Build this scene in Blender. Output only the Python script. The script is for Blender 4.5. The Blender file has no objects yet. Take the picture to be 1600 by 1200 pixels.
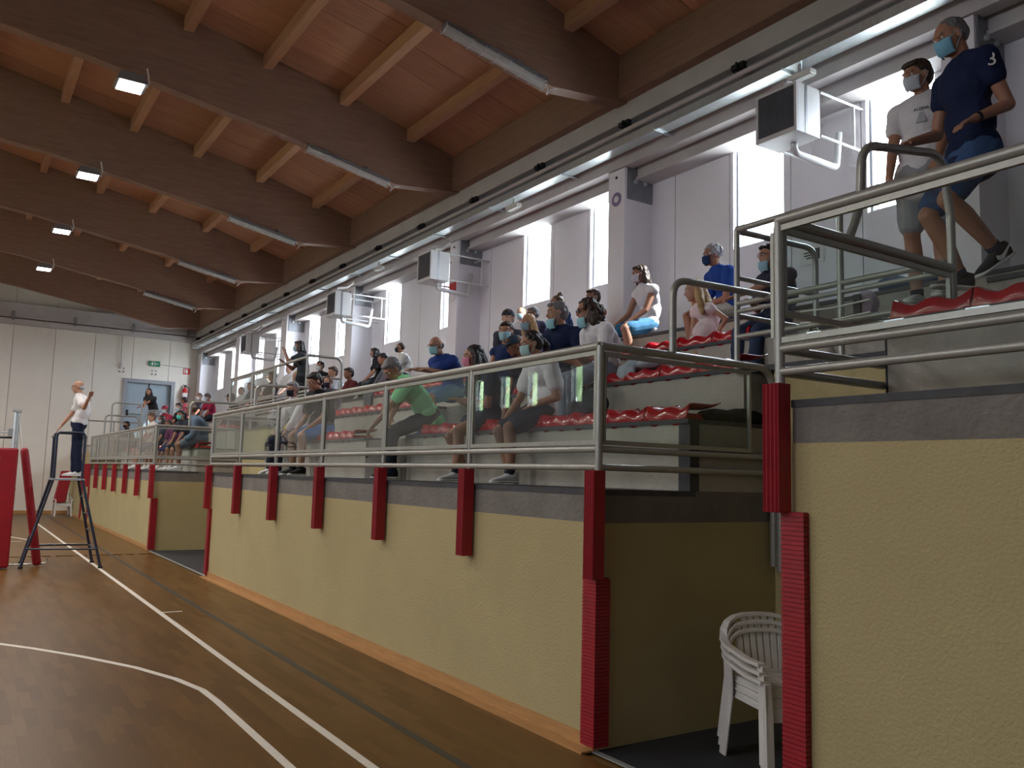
import bpy, bmesh, math, random
from mathutils import Vector, Matrix, noise
random.seed(7)
C = bpy.context.scene.collection
SC = bpy.context.scene
PI = math.pi

# ------------------------------------------------------------------ camera, world, lights, exposure
cam = bpy.data.cameras.new('camera'); co = bpy.data.objects.new('camera', cam); C.objects.link(co)
cam.sensor_width = 36; cam.lens = 29.874; cam.clip_start = .05; cam.clip_end = 200
Rm = ((0.8359001, 0.08220847, 0.54269032), (-0.54822028, 0.07652503, 0.83282558), (0.02693592, -0.99367283, 0.10903563))
mw = Matrix.Identity(4)
for i in range(3):
    mw[i][0] = Rm[i][0]; mw[i][1] = -Rm[i][1]; mw[i][2] = -Rm[i][2]
mw[2][3] = 1.6
co.matrix_world = mw
SC.camera = co
SC.view_settings.view_transform = 'Standard'; SC.view_settings.look = 'None'
SC.view_settings.exposure = 0.66; SC.view_settings.gamma = 1; SC.view_settings.use_curve_mapping = False
SC.cycles.use_denoising = True
SC.cycles.max_bounces = 10; SC.cycles.diffuse_bounces = 5; SC.cycles.transparent_max_bounces = 16
SC.cycles.sample_clamp_indirect = 6.0
w = bpy.data.worlds.new('daylight'); SC.world = w; w.use_nodes = True
bg = w.node_tree.nodes['Background']; bg.inputs[0].default_value = (.82, .90, 1, 1); bg.inputs[1].default_value = 17.0
sun = bpy.data.lights.new('sun', 'SUN'); sun.energy = 9; sun.angle = math.radians(1.2); sun.color = (1, .96, .9)
suno = bpy.data.objects.new('sun', sun); C.objects.link(suno); suno.rotation_euler = Vector((-.60, .40, -.70)).to_track_quat('-Z', 'Y').to_euler()

def portal(x, y, z, sy, sz, d):
    l = bpy.data.lights.new('window_portal', 'AREA'); l.shape = 'RECTANGLE'; l.size = sy; l.size_y = sz
    l.cycles.is_portal = True
    o = bpy.data.objects.new('window_portal', l); C.objects.link(o)
    o.location = (x, y, z)
    zax = Vector((-d, 0, 0)); xax = Vector((0, 1, 0)); yax = zax.cross(xax)
    o.matrix_world = Matrix(((xax.x, yax.x, zax.x, x), (xax.y, yax.y, zax.y, y), (xax.z, yax.z, zax.z, z), (0, 0, 0, 1)))

WIN_R = [4.73, 6.52, 9.28, 11.03, 13.87, 16.4, 19.25, 21.15, 23.92, 25.85, 28.6, 30.3]
WIN_L = [-5.0, -2.6, 0.4, 2.8, 5.4, 7.8, 9.9, 11.9, 14.2, 16.0, 18.6, 20.8, 24.2, 27.0, 28.95, 31.0]
for y in WIN_R: portal(7.72, y, 5.06, .74, 1.36, -1)
for y in WIN_L: portal(-12.26, y, 5.0, .68, 1.3, 1)
LAMPS = [(x, y) for y in (3.4, 7.8, 12.4, 16.85, 21.3, 25.8) for x in (1.63, -2.6, -6.8) if not (x > 0 and y < 9)]
for x, y in LAMPS:
    l = bpy.data.lights.new('floodlight_beam', 'AREA'); l.size = .4; l.size_y = .3; l.shape = 'RECTANGLE'; l.energy = 55; l.color = (1, .93, .86)
    l.spread = math.radians(165)
    o = bpy.data.objects.new('floodlight_beam', l); C.objects.link(o); o.location = (x, y, 6.70)

# ------------------------------------------------------------------ helpers
MB_SHARE = {}
class MB:
    def __init__(s): s.v = []; s.f = []; s.m = []
    def add(s, vs, fs, mi=0):
        n = len(s.v); s.v += [tuple(p) for p in vs]; s.f += [tuple(i + n for i in f) for f in fs]; s.m += [mi] * len(fs); return s
    def box(s, x0, x1, y0, y1, z0, z1, mi=0):
        return s.add([(x0, y0, z0), (x1, y0, z0), (x1, y1, z0), (x0, y1, z0), (x0, y0, z1), (x1, y0, z1), (x1, y1, z1), (x0, y1, z1)],
                     [(0, 3, 2, 1), (4, 5, 6, 7), (0, 1, 5, 4), (1, 2, 6, 5), (2, 3, 7, 6), (3, 0, 4, 7)], mi)
    def obox(s, c, ax, ay, az, mi=0):
        c = Vector(c); ax = Vector(ax); ay = Vector(ay); az = Vector(az)
        vs = [c + i * ax + j * ay + k * az for k in (-1, 1) for (i, j) in ((-1, -1), (1, -1), (1, 1), (-1, 1))]
        return s.add(vs, [(0, 3, 2, 1), (4, 5, 6, 7), (0, 1, 5, 4), (1, 2, 6, 5), (2, 3, 7, 6), (3, 0, 4, 7)], mi)
    def prism(s, poly, a0, a1, axis='Y', mi=0):   # poly in the two other axes, in order
        def P(u, v, a): return {'Y': (u, a, v), 'X': (a, u, v), 'Z': (u, v, a)}[axis]
        n = len(poly)
        vs = [P(u, v, a0) for u, v in poly] + [P(u, v, a1) for u, v in poly]
        fs = [tuple(range(n))[::-1], tuple(range(n, 2 * n))] + [(i, (i + 1) % n, n + (i + 1) % n, n + i) for i in range(n)]
        return s.add(vs, fs, mi)
    def tube(s, pts, r, n=10, mi=0, cap=True, r1=None):
        pts = [Vector(p) for p in pts]; k = len(pts); ref = None
        base = len(s.v); rings = []
        for i, p in enumerate(pts):
            t = (pts[min(i + 1, k - 1)] - pts[max(i - 1, 0)]).normalized()
            if ref is None:
                ref = Vector((0, 0, 1)) if abs(t.z) < .9 else Vector((1, 0, 0))
            a = (ref - t * ref.dot(t)).normalized(); b = t.cross(a); ref = a
            rr = r if r1 is None else r + (r1 - r) * i / (k - 1)
            if isinstance(r, (list, tuple)): rr = r[i]
            rings.append([p + rr * (math.cos(2 * PI * j / n) * a + math.sin(2 * PI * j / n) * b) for j in range(n)])
        vs = [q for rg in rings for q in rg]; fs = []
        for i in range(k - 1):
            for j in range(n):
                fs.append((i * n + j, i * n + (j + 1) % n, (i + 1) * n + (j + 1) % n, (i + 1) * n + j))
        if cap:
            fs.append(tuple(range(n))[::-1]); fs.append(tuple((k - 1) * n + j for j in range(n)))
        return s.add(vs, fs, mi)
    def ell(s, c, r, M=None, nu=12, nv=8, mi=0):
        c = Vector(c); vs = []; fs = []
        for i in range(nv + 1):
            th = PI * i / nv
            for j in range(nu):
                ph = 2 * PI * j / nu
                p = Vector((r[0] * math.sin(th) * math.cos(ph), r[1] * math.sin(th) * math.sin(ph), r[2] * math.cos(th)))
                vs.append(c + (M @ p if M is not None else p))
        for i in range(nv):
            for j in range(nu):
                fs.append((i * nu + j, (i + 1) * nu + j, (i + 1) * nu + (j + 1) % nu, i * nu + (j + 1) % nu))
        return s.add(vs, fs, mi)
    def cap(s, a, b, ra, rb, n=12, mi=0):   # capsule, tapered
        a = Vector(a); b = Vector(b); d = b - a; L = d.length
        if L < 1e-6: return s.ell(a, (ra,) * 3, None, n, 8, mi)
        t = d / L
        pts = []; rs = []
        for k in range(4):
            an = PI / 2 * (1 - k / 4.0); pts.append(a - t * ra * math.sin(an)); rs.append(max(ra * math.cos(an), .0006))
        pts.append(a); rs.append(ra); pts.append(a + d * .5); rs.append((ra + rb) / 2); pts.append(b); rs.append(rb)
        for k in range(1, 5):
            an = PI / 2 * k / 4.0; pts.append(b + t * rb * math.sin(an)); rs.append(max(rb * math.cos(an), .0006))
        return s.tube(pts, rs, n, mi)
    def mesh(s, name, mats, smooth=False):
        me = bpy.data.meshes.new(name); me.from_pydata(s.v, [], s.f)
        mats = mats if isinstance(mats, (list, tuple)) else [mats]
        for m in mats: me.materials.append(m)
        if len(mats) > 1: me.polygons.foreach_set('material_index', s.m)
        me.update()
        if smooth: me.shade_smooth()
        return me
    def build(s, name, mats, parent=None, smooth=False, bevel=0, auto=False, **kw):
        me = s.mesh(name, mats, smooth or auto)
        if auto: me.set_sharp_from_angle(angle=math.radians(40))
        o = bpy.data.objects.new(name, me); C.objects.link(o)
        if parent is not None: o.parent = parent
        if bevel:
            b = o.modifiers.new('bevel', 'BEVEL'); b.width = bevel; b.segments = 2; b.limit_method = 'ANGLE'
        tag(o, **kw)
        return o
def tag(o, label=None, cat=None, group=None, kind=None):
    if label: o['label'] = label
    if cat: o['category'] = cat
    if group: o['group'] = group
    if kind: o['kind'] = kind
    return o
def empty(name, loc=(0, 0, 0), **kw):
    o = bpy.data.objects.new(name, None); C.objects.link(o); o.location = loc; o.empty_display_size = .1
    return tag(o, **kw)
def inst(name, me, parent=None, loc=(0, 0, 0), rz=0, **kw):
    o = bpy.data.objects.new(name, me); C.objects.link(o); o.location = loc; o.rotation_euler = (0, 0, rz)
    if parent is not None: o.parent = parent
    return tag(o, **kw)
def bend(pts, r, k=6):    # round the corners of a polyline
    pts = [Vector(p) for p in pts]; out = [pts[0]]
    for i in range(1, len(pts) - 1):
        a, b, c = pts[i - 1], pts[i], pts[i + 1]
        u = (a - b).normalized(); v = (c - b).normalized()
        for j in range(k + 1):
            t = j / k; p0 = b + u * r; p2 = b + v * r
            out.append((1 - t) ** 2 * p0 + 2 * t * (1 - t) * b + t * t * p2)
    out.append(pts[-1]); return out

# ------------------------------------------------------------------ materials
def mat(name, col, rough=.6, metal=0, spec=.5, noise_amt=0, nscale=8, bump=0, bscale=40, col2=None, stretch=(1, 1, 1), coat=0, rand=0, sss=0):
    m = bpy.data.materials.new(name); m.use_nodes = True; nt = m.node_tree; N = nt.nodes; L = nt.links
    b = N['Principled BSDF']; b.inputs['Roughness'].default_value = rough; b.inputs['Metallic'].default_value = metal
    b.inputs['Specular IOR Level'].default_value = spec
    if coat: b.inputs['Coat Weight'].default_value = coat; b.inputs['Coat Roughness'].default_value = .12
    b.inputs['Base Color'].default_value = (*col, 1)
    tc = N.new('ShaderNodeTexCoord'); mp = N.new('ShaderNodeMapping'); mp.inputs['Scale'].default_value = stretch
    L.new(tc.outputs['Object'], mp.inputs[0])
    out = None
    if noise_amt or col2:
        n = N.new('ShaderNodeTexNoise'); n.inputs['Scale'].default_value = nscale; n.inputs['Detail'].default_value = 6; n.inputs['Roughness'].default_value = .65
        L.new(mp.outputs[0], n.inputs['Vector'])
        cr = N.new('ShaderNodeValToRGB'); cr.color_ramp.elements[0].position = .32; cr.color_ramp.elements[1].position = .68
        c2 = col2 or tuple(min(1, c * (1 - noise_amt)) for c in col)
        cr.color_ramp.elements[0].color = (*c2, 1); cr.color_ramp.elements[1].color = (*(col if col2 else tuple(min(1, c * (1 + noise_amt)) for c in col)), 1)
        L.new(n.outputs['Fac'], cr.inputs[0]); out = cr.outputs[0]
    if rand:
        oi = N.new('ShaderNodeObjectInfo'); hs = N.new('ShaderNodeHueSaturation')
        mr = N.new('ShaderNodeMapRange'); mr.inputs[3].default_value = 1 - rand; mr.inputs[4].default_value = 1 + rand
        L.new(oi.outputs['Random'], mr.inputs[0]); L.new(mr.outputs[0], hs.inputs['Value'])
        if out: L.new(out, hs.inputs['Color'])
        else: hs.inputs['Color'].default_value = (*col, 1)
        out = hs.outputs[0]
    if out: L.new(out, b.inputs['Base Color'])
    if bump:
        n2 = N.new('ShaderNodeTexNoise'); n2.inputs['Scale'].default_value = bscale; n2.inputs['Detail'].default_value = 5
        L.new(mp.outputs[0], n2.inputs['Vector'])
        bp = N.new('ShaderNodeBump'); bp.inputs['Strength'].default_value = bump; bp.inputs['Distance'].default_value = .02
        L.new(n2.outputs['Fac'], bp.inputs['Height']); L.new(bp.outputs[0], b.inputs['Normal'])
    if sss:
        b.inputs['Subsurface Weight'].default_value = sss; b.inputs['Subsurface Radius'].default_value = (.02, .008, .004); b.inputs['Subsurface Scale'].default_value = .5
    return m
def emis(name, col, s):
    m = bpy.data.materials.new(name); m.use_nodes = True; nt = m.node_tree
    b = nt.nodes['Principled BSDF']; b.inputs['Base Color'].default_value = (*col, 1)
    b.inputs['Emission Color'].default_value = (*col, 1); b.inputs['Emission Strength'].default_value = s
    return m
def glassmat(name, tint=(.93, .97, .95), refl=.035, fr=1.35, dirt=0.0):
    m = bpy.data.materials.new(name); m.use_nodes = True; nt = m.node_tree; N = nt.nodes; L = nt.links
    N.remove(N['Principled BSDF']); out = N['Material Output']
    t = N.new('ShaderNodeBsdfTransparent'); t.inputs[0].default_value = (*tint, 1)
    g = N.new('ShaderNodeBsdfGlossy'); g.inputs['Roughness'].default_value = .01
    f = N.new('ShaderNodeLayerWeight'); f.inputs[0].default_value = .5
    pw = N.new('ShaderNodeMath'); pw.operation = 'POWER'; pw.inputs[1].default_value = 4.5; L.new(f.outputs['Facing'], pw.inputs[0])
    ml = N.new('ShaderNodeMath'); ml.operation = 'MULTIPLY_ADD'; ml.inputs[1].default_value = .8; ml.inputs[2].default_value = refl; L.new(pw.outputs[0], ml.inputs[0])
    mx = N.new('ShaderNodeMixShader'); L.new(ml.outputs[0], mx.inputs[0]); L.new(t.outputs[0], mx.inputs[1]); L.new(g.outputs[0], mx.inputs[2])
    last = mx
    if dirt:
        d = N.new('ShaderNodeBsdfDiffuse'); d.inputs[0].default_value = (.7, .75, .72, 1)
        mx2 = N.new('ShaderNodeMixShader'); mx2.inputs[0].default_value = dirt
        L.new(mx.outputs[0], mx2.inputs[1]); L.new(d.outputs[0], mx2.inputs[2]); last = mx2
    L.new(last.outputs[0], out.inputs[0]); return m

M = {}
M['concrete'] = mat('concrete', (.20, .185, .165), .85, col2=(.145, .132, .118), nscale=3.5, bump=.5, bscale=30)
M['concrete_light'] = mat('concrete_light', (.42, .39, .34), .85, col2=(.35, .32, .28), nscale=2.5, bump=.3, bscale=30)
M['dark_edge'] = mat('dark_edge', (.05, .052, .058), .7, noise_amt=.25, nscale=12)
M['plaster'] = mat('plaster', (.42, .35, .175), .8, col2=(.385, .318, .157), nscale=1.3, bump=.35, bscale=60)
M['parquet'] = mat('parquet', (.15, .074, .019), .36, spec=.16, col2=(.115, .059, .016), nscale=5, stretch=(14, 1.2, 1), rand=.10, coat=0)
M['parquet_far'] = mat('parquet_far', (.15, .079, .023), .36, spec=.16, col2=(.128, .067, .018), nscale=6, stretch=(4, .8, 1), coat=0)
M['base_wood'] = mat('base_wood', (.42, .22, .08), .5, noise_amt=.15, nscale=4, stretch=(10, 1, 10))
M['glulam'] = mat('glulam', (.30, .18, .125), .6, col2=(.22, .13, .09), nscale=2.2, stretch=(1, 1, 9), bump=.08)
M['purlin'] = mat('purlin', (.52, .29, .165), .6, col2=(.42, .225, .125), nscale=3, stretch=(8, .8, 8), rand=.08)
M['board'] = mat('board', (.50, .265, .16), .62, col2=(.38, .19, .115), nscale=2.4, stretch=(.8, 9, 1), rand=.16)
M['panel'] = mat('panel', (.82, .80, .85), .75, col2=(.78, .765, .80), nscale=1.1, bump=.12, bscale=60, rand=.02)
M['panel_back'] = mat('panel_back', (.80, .76, .69), .75, col2=(.75, .71, .64), nscale=1.1, bump=.12, bscale=60, rand=.03)
M['girder'] = mat('girder', (.50, .47, .47), .75, noise_amt=.08, nscale=2)
M['steel'] = mat('steel', (.25, .26, .28), .45, metal=.6, noise_amt=.1)
M['galv'] = mat('galv', (.62, .68, .70), .35, metal=.7, noise_amt=.1, nscale=20)
M['rail'] = mat('rail', (.34, .34, .315), .32, metal=.35, spec=.6, noise_amt=.07, nscale=25)
M['glass'] = glassmat('glass', (.90, .94, .925), refl=.022, dirt=.004)
M['pane'] = glassmat('pane', (.98, .99, 1))
M['foam'] = mat('foam', (.30, .006, .016), .5, noise_amt=.15, nscale=6)
M['seat_red'] = mat('seat_red', (.40, .008, .018), .22, spec=.6, noise_amt=.1, nscale=9, coat=.3)
M['white_line'] = mat('white_line', (.72, .68, .60), .5, noise_amt=.08, nscale=30)
M['black_line'] = mat('black_line', (.035, .035, .03), .45)
M['rubber'] = mat('rubber', (.012, .013, .018), .8, bump=.3, bscale=80)
M['white_plastic'] = mat('white_plastic', (.62, .60, .57), .45, noise_amt=.05)
M['heater_white'] = mat('heater_white', (.60, .60, .60), .45)
M['heater_dark'] = mat('heater_dark', (.05, .055, .075), .5)
M['navy_tube'] = mat('navy_tube', (.012, .018, .045), .35, spec=.7)
M['black'] = mat('black', (.012, .012, .014), .6)
M['lens'] = mat('lens', (.55, .55, .53), .25, spec=.6)
M['lamp'] = emis('lamp', (1, .95, .93), 14)
M['door_grey'] = mat('door_grey', (.34, .42, .48), .5)
M['frame_grey'] = mat('frame_grey', (.30, .32, .35), .5)
M['green_sign'] = mat('green_sign', (.01, .22, .10), .5)
M['white'] = mat('white', (.75, .74, .72), .6)
M['red'] = mat('red', (.55, .02, .02), .4)
M['leafgreen'] = mat('leafgreen', (.46, .56, .32), .8, col2=(.30, .42, .20), nscale=1.5)
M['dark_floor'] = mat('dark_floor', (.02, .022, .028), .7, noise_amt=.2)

XW = 3.31; XB = 7.6; YB = 31.8; YA, YM = 4.08, 13.3; YG2 = 17.7; YF = 26.94; YR = 2.64
TX = [4.08, 4.85, 5.65, 6.45]; TZ = [2.02, 2.46, 2.86, 3.25]; ZW = 1.54; DR = .46
XL = -12.0; YK = -8.0

# ------------------------------------------------------------------ room shell
fl = MB().box(XL, XB + .3, YK, YB + .2, -.2, -.012).build('floor', M['parquet_far'], kind='structure')
# parquet strips: single blocks nearest, the rest joined
blk = MB().box(-.0356, .0356, -.2363, .2363, -.012, 0).mesh('parquet_block', M['parquet'])
strips = []
for i in range(0, 58):
    x = -.38 + i * .0715
    if x > XW - .06: break
    y = 2.2 + (i * .173) % .472
    while y < 17:
        strips.append((x, y)); y += .473
def near(s):
    return math.hypot(s[0] - 1.2, (s[1] - 4.2) * .8)
strips = [s for s in strips if s[0] > s[1] * .03 - .25 and (s[1] > 3.4 or s[0] > .3)]
strips.sort(key=lambda s: (s[1] ** 2 + s[0] ** 2))
for k, s in enumerate(strips[:290]):
    inst('parquet_block', blk, fl, (s[0], s[1], 0))
rest = [MB(), MB(), MB()]
for s in strips[290:]:
    rest[random.randrange(3)].box(s[0] - .0356, s[0] + .0356, s[1] - .2363, s[1] + .2363, -.012, 0)
PV = [mat('parquet_tone_%d' % i, c, .36, spec=.16, col2=tuple(q * .86 for q in c), nscale=5, stretch=(14, 1.2, 1), coat=0) for i, c in enumerate([(.142, .072, .019), (.122, .061, .016), (.162, .084, .024)])]
for r, m in zip(rest, PV): r.build('parquet_strips', m, fl, kind='stuff')
MB().box(-12, -.42, YK, YB, -.012, 0).box(-.42, XW - .02, 17.2, YB, -.012, 0).box(-.42, XW - .02, YK, 2.0, -.012, 0).build('parquet_field', M['parquet_far'], fl, kind='stuff')
# court lines, painted film on the floor
def line(pts, wd, m, name, label, cat='court line', grp=None):
    mb = MB(); n = len(pts)
    L_ = []; R_ = []
    for i, p in enumerate(pts):
        p = Vector(p); a = Vector(pts[max(i - 1, 0)]); b = Vector(pts[min(i + 1, n - 1)])
        t = (b - a).normalized(); q = Vector((-t.y, t.x)) * wd / 2
        L_.append((p.x + q.x, p.y + q.y)); R_.append((p.x - q.x, p.y - q.y))
    for i in range(n - 1):
        mb.prism([L_[i], R_[i], R_[i + 1], L_[i + 1]], .0004, .0016, 'Z')
    return mb.build(name, m, label=label, cat=cat, group=grp)
line([(2.06, -6), (2.06, YB - 2)], .055, M['white_line'], 'court_line', 'long straight white sideline painted beside the black line')
line([(2.50, -6), (2.52, 12), (2.62, YB - 1)], .055, M['black_line'], 'court_line', 'long black line painted on the parquet nearest the stand wall')
line([(1.67, -6), (1.67, 6.2), (1.655, 6.56), (1.56, 6.98), (1.36, 7.52), (1.05, 8.12), (.72, 8.66), (.35, 9.18), (-.3, 9.95), (-1.2, 10.7)], .052, M['white_line'], 'court_line', 'white three-point line bending from straight run into an arc')
line([(2.09, 10.2), (2.30, 10.2)], .04, M['white_line'], 'court_mark', 'short white tick mark touching the straight sideline')
line([(0.2, 20.2), (1.35, 20.6)], .05, M['white_line'], 'court_line', 'short white line on the floor behind the net post')
line([(1.0, 22.5), (1.5, 20.9)], .05, M['white_line'], 'court_line', 'slanting white line far behind the red net post')

# walls: right, built panel by panel
wr = empty('wall_right', (0, 0, 0), kind='structure')
def wallpanel(y0, y1, wy=None, X0=7.6, X1=7.70, name='panel', m='panel', z0=0, z1=6.7, par=None, wz=(4.38, 5.74), sgn=1):
    mb = MB()
    if wy is None: mb.box(X0, X1, y0, y1, z0, z1)
    else:
        a, b = wy
        mb.box(X0, X1, y0, a, z0, z1).box(X0, X1, b, y1, z0, z1).box(X0, X1, a, b, z0, wz[0]).box(X0, X1, a, b, wz[1], z1)
    c = MB()
    if wy is None: c.box(X1, X1 + .1, y0 - .02, y1 + .02, 4.3, 5.8)
    else: c.box(X1, X1 + .1, y0 - .02, wy[0], 4.3, 5.8).box(X1, X1 + .1, wy[1], y1 + .02, 4.3, 5.8)
    c.build('panel_backing', M['concrete'], par or wr)
    return mb.build(name, M[m], par or wr)
ys = [YK]
for wy in WIN_R: ys += [wy - .47, wy + .43]
ys.append(YB)
edges = []
for i in range(0, len(ys) - 1):
    a, b = ys[i], ys[i + 1]
    if i % 2 == 1:
        wy = WIN_R[(i - 1) // 2]; wallpanel(a + .006, b - .006, (wy - .37, wy + .37))
    else:
        n = max(1, round((b - a) / .92)) if b - a > .05 else 0
        for k in range(n): wallpanel(a + (b - a) * k / n + .006, a + (b - a) * (k + 1) / n - .006)
MB().box(7.70, 7.80, YK, YB, 0, 4.3).box(7.70, 7.80, YK, YB, 5.8, 6.7).build('panel_backing', M['concrete'], wr)
for n, wy in enumerate(WIN_R):
    a, b = wy - .37, wy + .37
    wo = MB().box(7.66, 7.70, a, a + .025, 4.38, 5.74).box(7.66, 7.70, b - .025, b, 4.38, 5.74).box(7.66, 7.70, a + .025, b - .025, 4.38, 4.41).box(7.66, 7.70, a + .025, b - .025, 5.71, 5.74).build('window_%d' % (n + 1), M['frame_grey'], kind='structure')
    MB().box(7.675, 7.685, a + .025, b - .025, 4.41, 5.71).build('pane', M['pane'], wo)
# left wall
wl = empty('wall_left', (0, 0, 0), kind='structure')
mb = MB(); y = YK
for wy in WIN_L:
    mb.box(XL - .25, XL, y, wy - .33, 0, 7.1); mb.box(XL - .25, XL, wy - .33, wy + .33, 0, 4.37); mb.box(XL - .25, XL, wy - .33, wy + .33, 5.68, 7.1); y = wy + .33
mb.box(XL - .25, XL, y, YB, 0, 7.1); mb.build('panel', M['panel'], wl)
for n, wy in enumerate(WIN_L):
    wo = MB().box(XL - .2, XL - .16, wy - .33, wy - .30, 4.37, 5.68).box(XL - .2, XL - .16, wy + .30, wy + .33, 4.37, 5.68).box(XL - .2, XL - .16, wy - .30, wy + .30, 5.65, 5.68).box(XL - .2, XL - .16, wy - .30, wy + .30, 4.37, 4.40).build('window_%d' % (n + 20), M['frame_grey'], kind='structure')
    MB().box(XL - .185, XL - .175, wy - .30, wy + .30, 4.40, 5.65).build('pane', M['pane'], wo)
# back wall (far end) panel by panel, with the double door
wb = empty('wall_back', (0, 0, 0), kind='structure')
x = XL
DX0, DX1 = 4.83, 6.27; DZ0, DZ1 = 2.46, 4.52
while x < XB:
    x1 = min(x + 1.21, XB + .2)
    a, b = x + .006, x1 - .006
    mb = MB()
    if b > DX0 and a < DX1:
        if a < DX0: mb.box(a, DX0, YB, YB + .2, DZ0, DZ1)
        if b > DX1: mb.box(DX1, b, YB, YB + .2, DZ0, DZ1)
        mb.box(a, b, YB, YB + .2, 0, DZ0); mb.box(a, b, YB, YB + .2, DZ1, 6.3)
    else: mb.box(a, b, YB, YB + .2, 0, 6.3)
    mb.build('panel', M['panel_back'], wb)
    MB().box(a, b, YB + .03, YB + .2, 6.3, 10).build('panel', M['panel_back'], wb)
    x += 1.21
MB().box(XL, XB, YB + .2, YB + .3, 0, 10).build('panel_backing', M['concrete'], wb)
MB().box(XL, XB + .3, YK - .2, YK, 0, 10).build('wall_front', M['panel'], kind='structure')
# ring beam on the back wall
tb = MB().box(XL, XB, YB - .28, YB + .02, 6.30, 6.78).build('trim_1', M['girder'], kind='structure')
MB().box(XL, XB, YB - .36, YB - .02, 6.10, 6.26).box(XL, XB, YB - .34, YB - .28, 6.30, 6.36).build('lower_flange', M['girder'], tb)
for k in range(5): MB().box(-.6 + k * 1.8, -.52 + k * 1.8, YB - .40, YB - .34, 6.2, 6.5).build('clamp', M['steel'], tb)

# ---- roof: boards, purlins, glulam beams
def roofz(x):
    P_ = [(-12, 6.9), (-8, 8.0), (-2.4, 9.0), (0, 8.62), (2.36, 8.13), (3.53, 7.9), (4.78, 7.66), (5.98, 7.35), (7.2, 6.98), (8.0, 6.74)]
    for (a, za), (b, zb) in zip(P_, P_[1:]):
        if x <= b: return za + (zb - za) * (x - a) / (b - a)
    return P_[-1][1]
ce = empty('ceiling', (0, 0, 0), kind='structure')
BEAMY = [-5.2, -.7, 3.75, 8.2, 12.6, 17.1, 21.6, 26.1, 30.6]
XS = [-.6, .58, 1.76, 2.94, 4.15, 5.38, 6.58, 7.95]
boards = 0
y = 2.0
def roofslab(mb, y0, y1, x0, x1, t=.05, up=0):
    mb.prism([(x0, roofz(x0) + up), (x1, roofz(x1) + up), (x1, roofz(x1) + up + t), (x0, roofz(x0) + up + t)], y0, y1, 'Y')
bd = []
while y < 19.9:
    for (i, (a, b)) in enumerate([(-1, 2.36), (2.36, 4.78), (4.78, 7.95)]):
        off = .3 * (i % 2)
        bd.append((y + off, y + off + .594, a, b))
    y += .6
bd.sort(key=lambda q: q[0])
for (y0, y1, a, b) in bd[:90]:
    mb = MB(); roofslab(mb, y0, y1, a + .004, b - .004, up=random.choice([0, .004, .008])); mb.build('ceiling_board', M['board'], ce)
mb = MB()
yy = 20.1
while yy < YB + .1:
    for (a, b) in [(-1, 2.36), (2.36, 4.78), (4.78, 7.95)]: roofslab(mb, yy, yy + .585, a, b - .006)
    yy += .6
mb.build('ceiling_boarding', M['board'], ce, kind='stuff')
mb = MB()
for (a, b) in [(-12.3, -8), (-8, -2.4), (-2.4, -1), (-1, 2.36), (2.36, 4.78), (4.78, 7.95)]: roofslab(mb, YK, YB + .3, a, b, .1, up=.07)
mb.build('roof_deck', M['board'], ce)
mb = MB()
for (a, b) in [(-12.3, -8), (-8, -2.4), (-2.4, -1), (-1, 7.95)]: roofslab(mb, YK, 2.0, a, b, .05) if b < 0 or a > -1.5 and False else None
roofslab(mb, YK, YB + .2, -12.3, -8); roofslab(mb, YK, YB + .2, -8, -2.4); roofslab(mb, YK, YB + .2, -2.4, -1.0); roofslab(mb, YK, 2.0, -1, 2.36); roofslab(mb, YK, 2.0, 2.36, 7.95)
mb.build('ceiling_boarding', M['board'], ce, kind='stuff')
PX = [-9.5, -7, -4.6, -2.4, -1.2, 0, 1.18, 2.36, 3.53, 4.78, 5.98]
for i in range(len(BEAMY) - 1):
    y0, y1 = BEAMY[i] + .1, BEAMY[i + 1] - .1
    for x in PX:
        if (x < -.5 or y0 < 3) and (x < -1.3): continue
        zt = roofz(x)
        MB().box(x - .07, x + .07, y0, y1, zt - .2, zt).build('purlin', M['purlin'], ce)
MB().box(6.80, 7.0, YK, YB, 6.49, roofz(6.9) - .01).build('eaves_timber', M['glulam'], ce)
BOT = [(7.25, 6.50), (5.75, 6.36), (5.3, 6.43), (4.1, 6.70), (2.6, 6.94), (1.1, 7.18), (0, 7.30), (-1.2, 7.38), (-2.4, 7.4), (-3.6, 7.38), (-4.8, 7.3), (-6, 7.15), (-9, 6.7), (-10.5, 6.4), (-12, 6.5)]
poly = BOT + [(x, roofz(x) - .004) for x in (-12, -8, -2.4, 0, 2.36, 3.53, 4.78, 5.98, 7.25)]
for y in BEAMY:
    MB().prism(poly, y - .1, y + .1, 'Y').build('glulam_beam', M['glulam'], ce)
    MB().box(7.02, 7.3, y - .13, y + .13, 6.42, 6.95).build('steel_shoe', M['steel'], ce)

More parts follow.
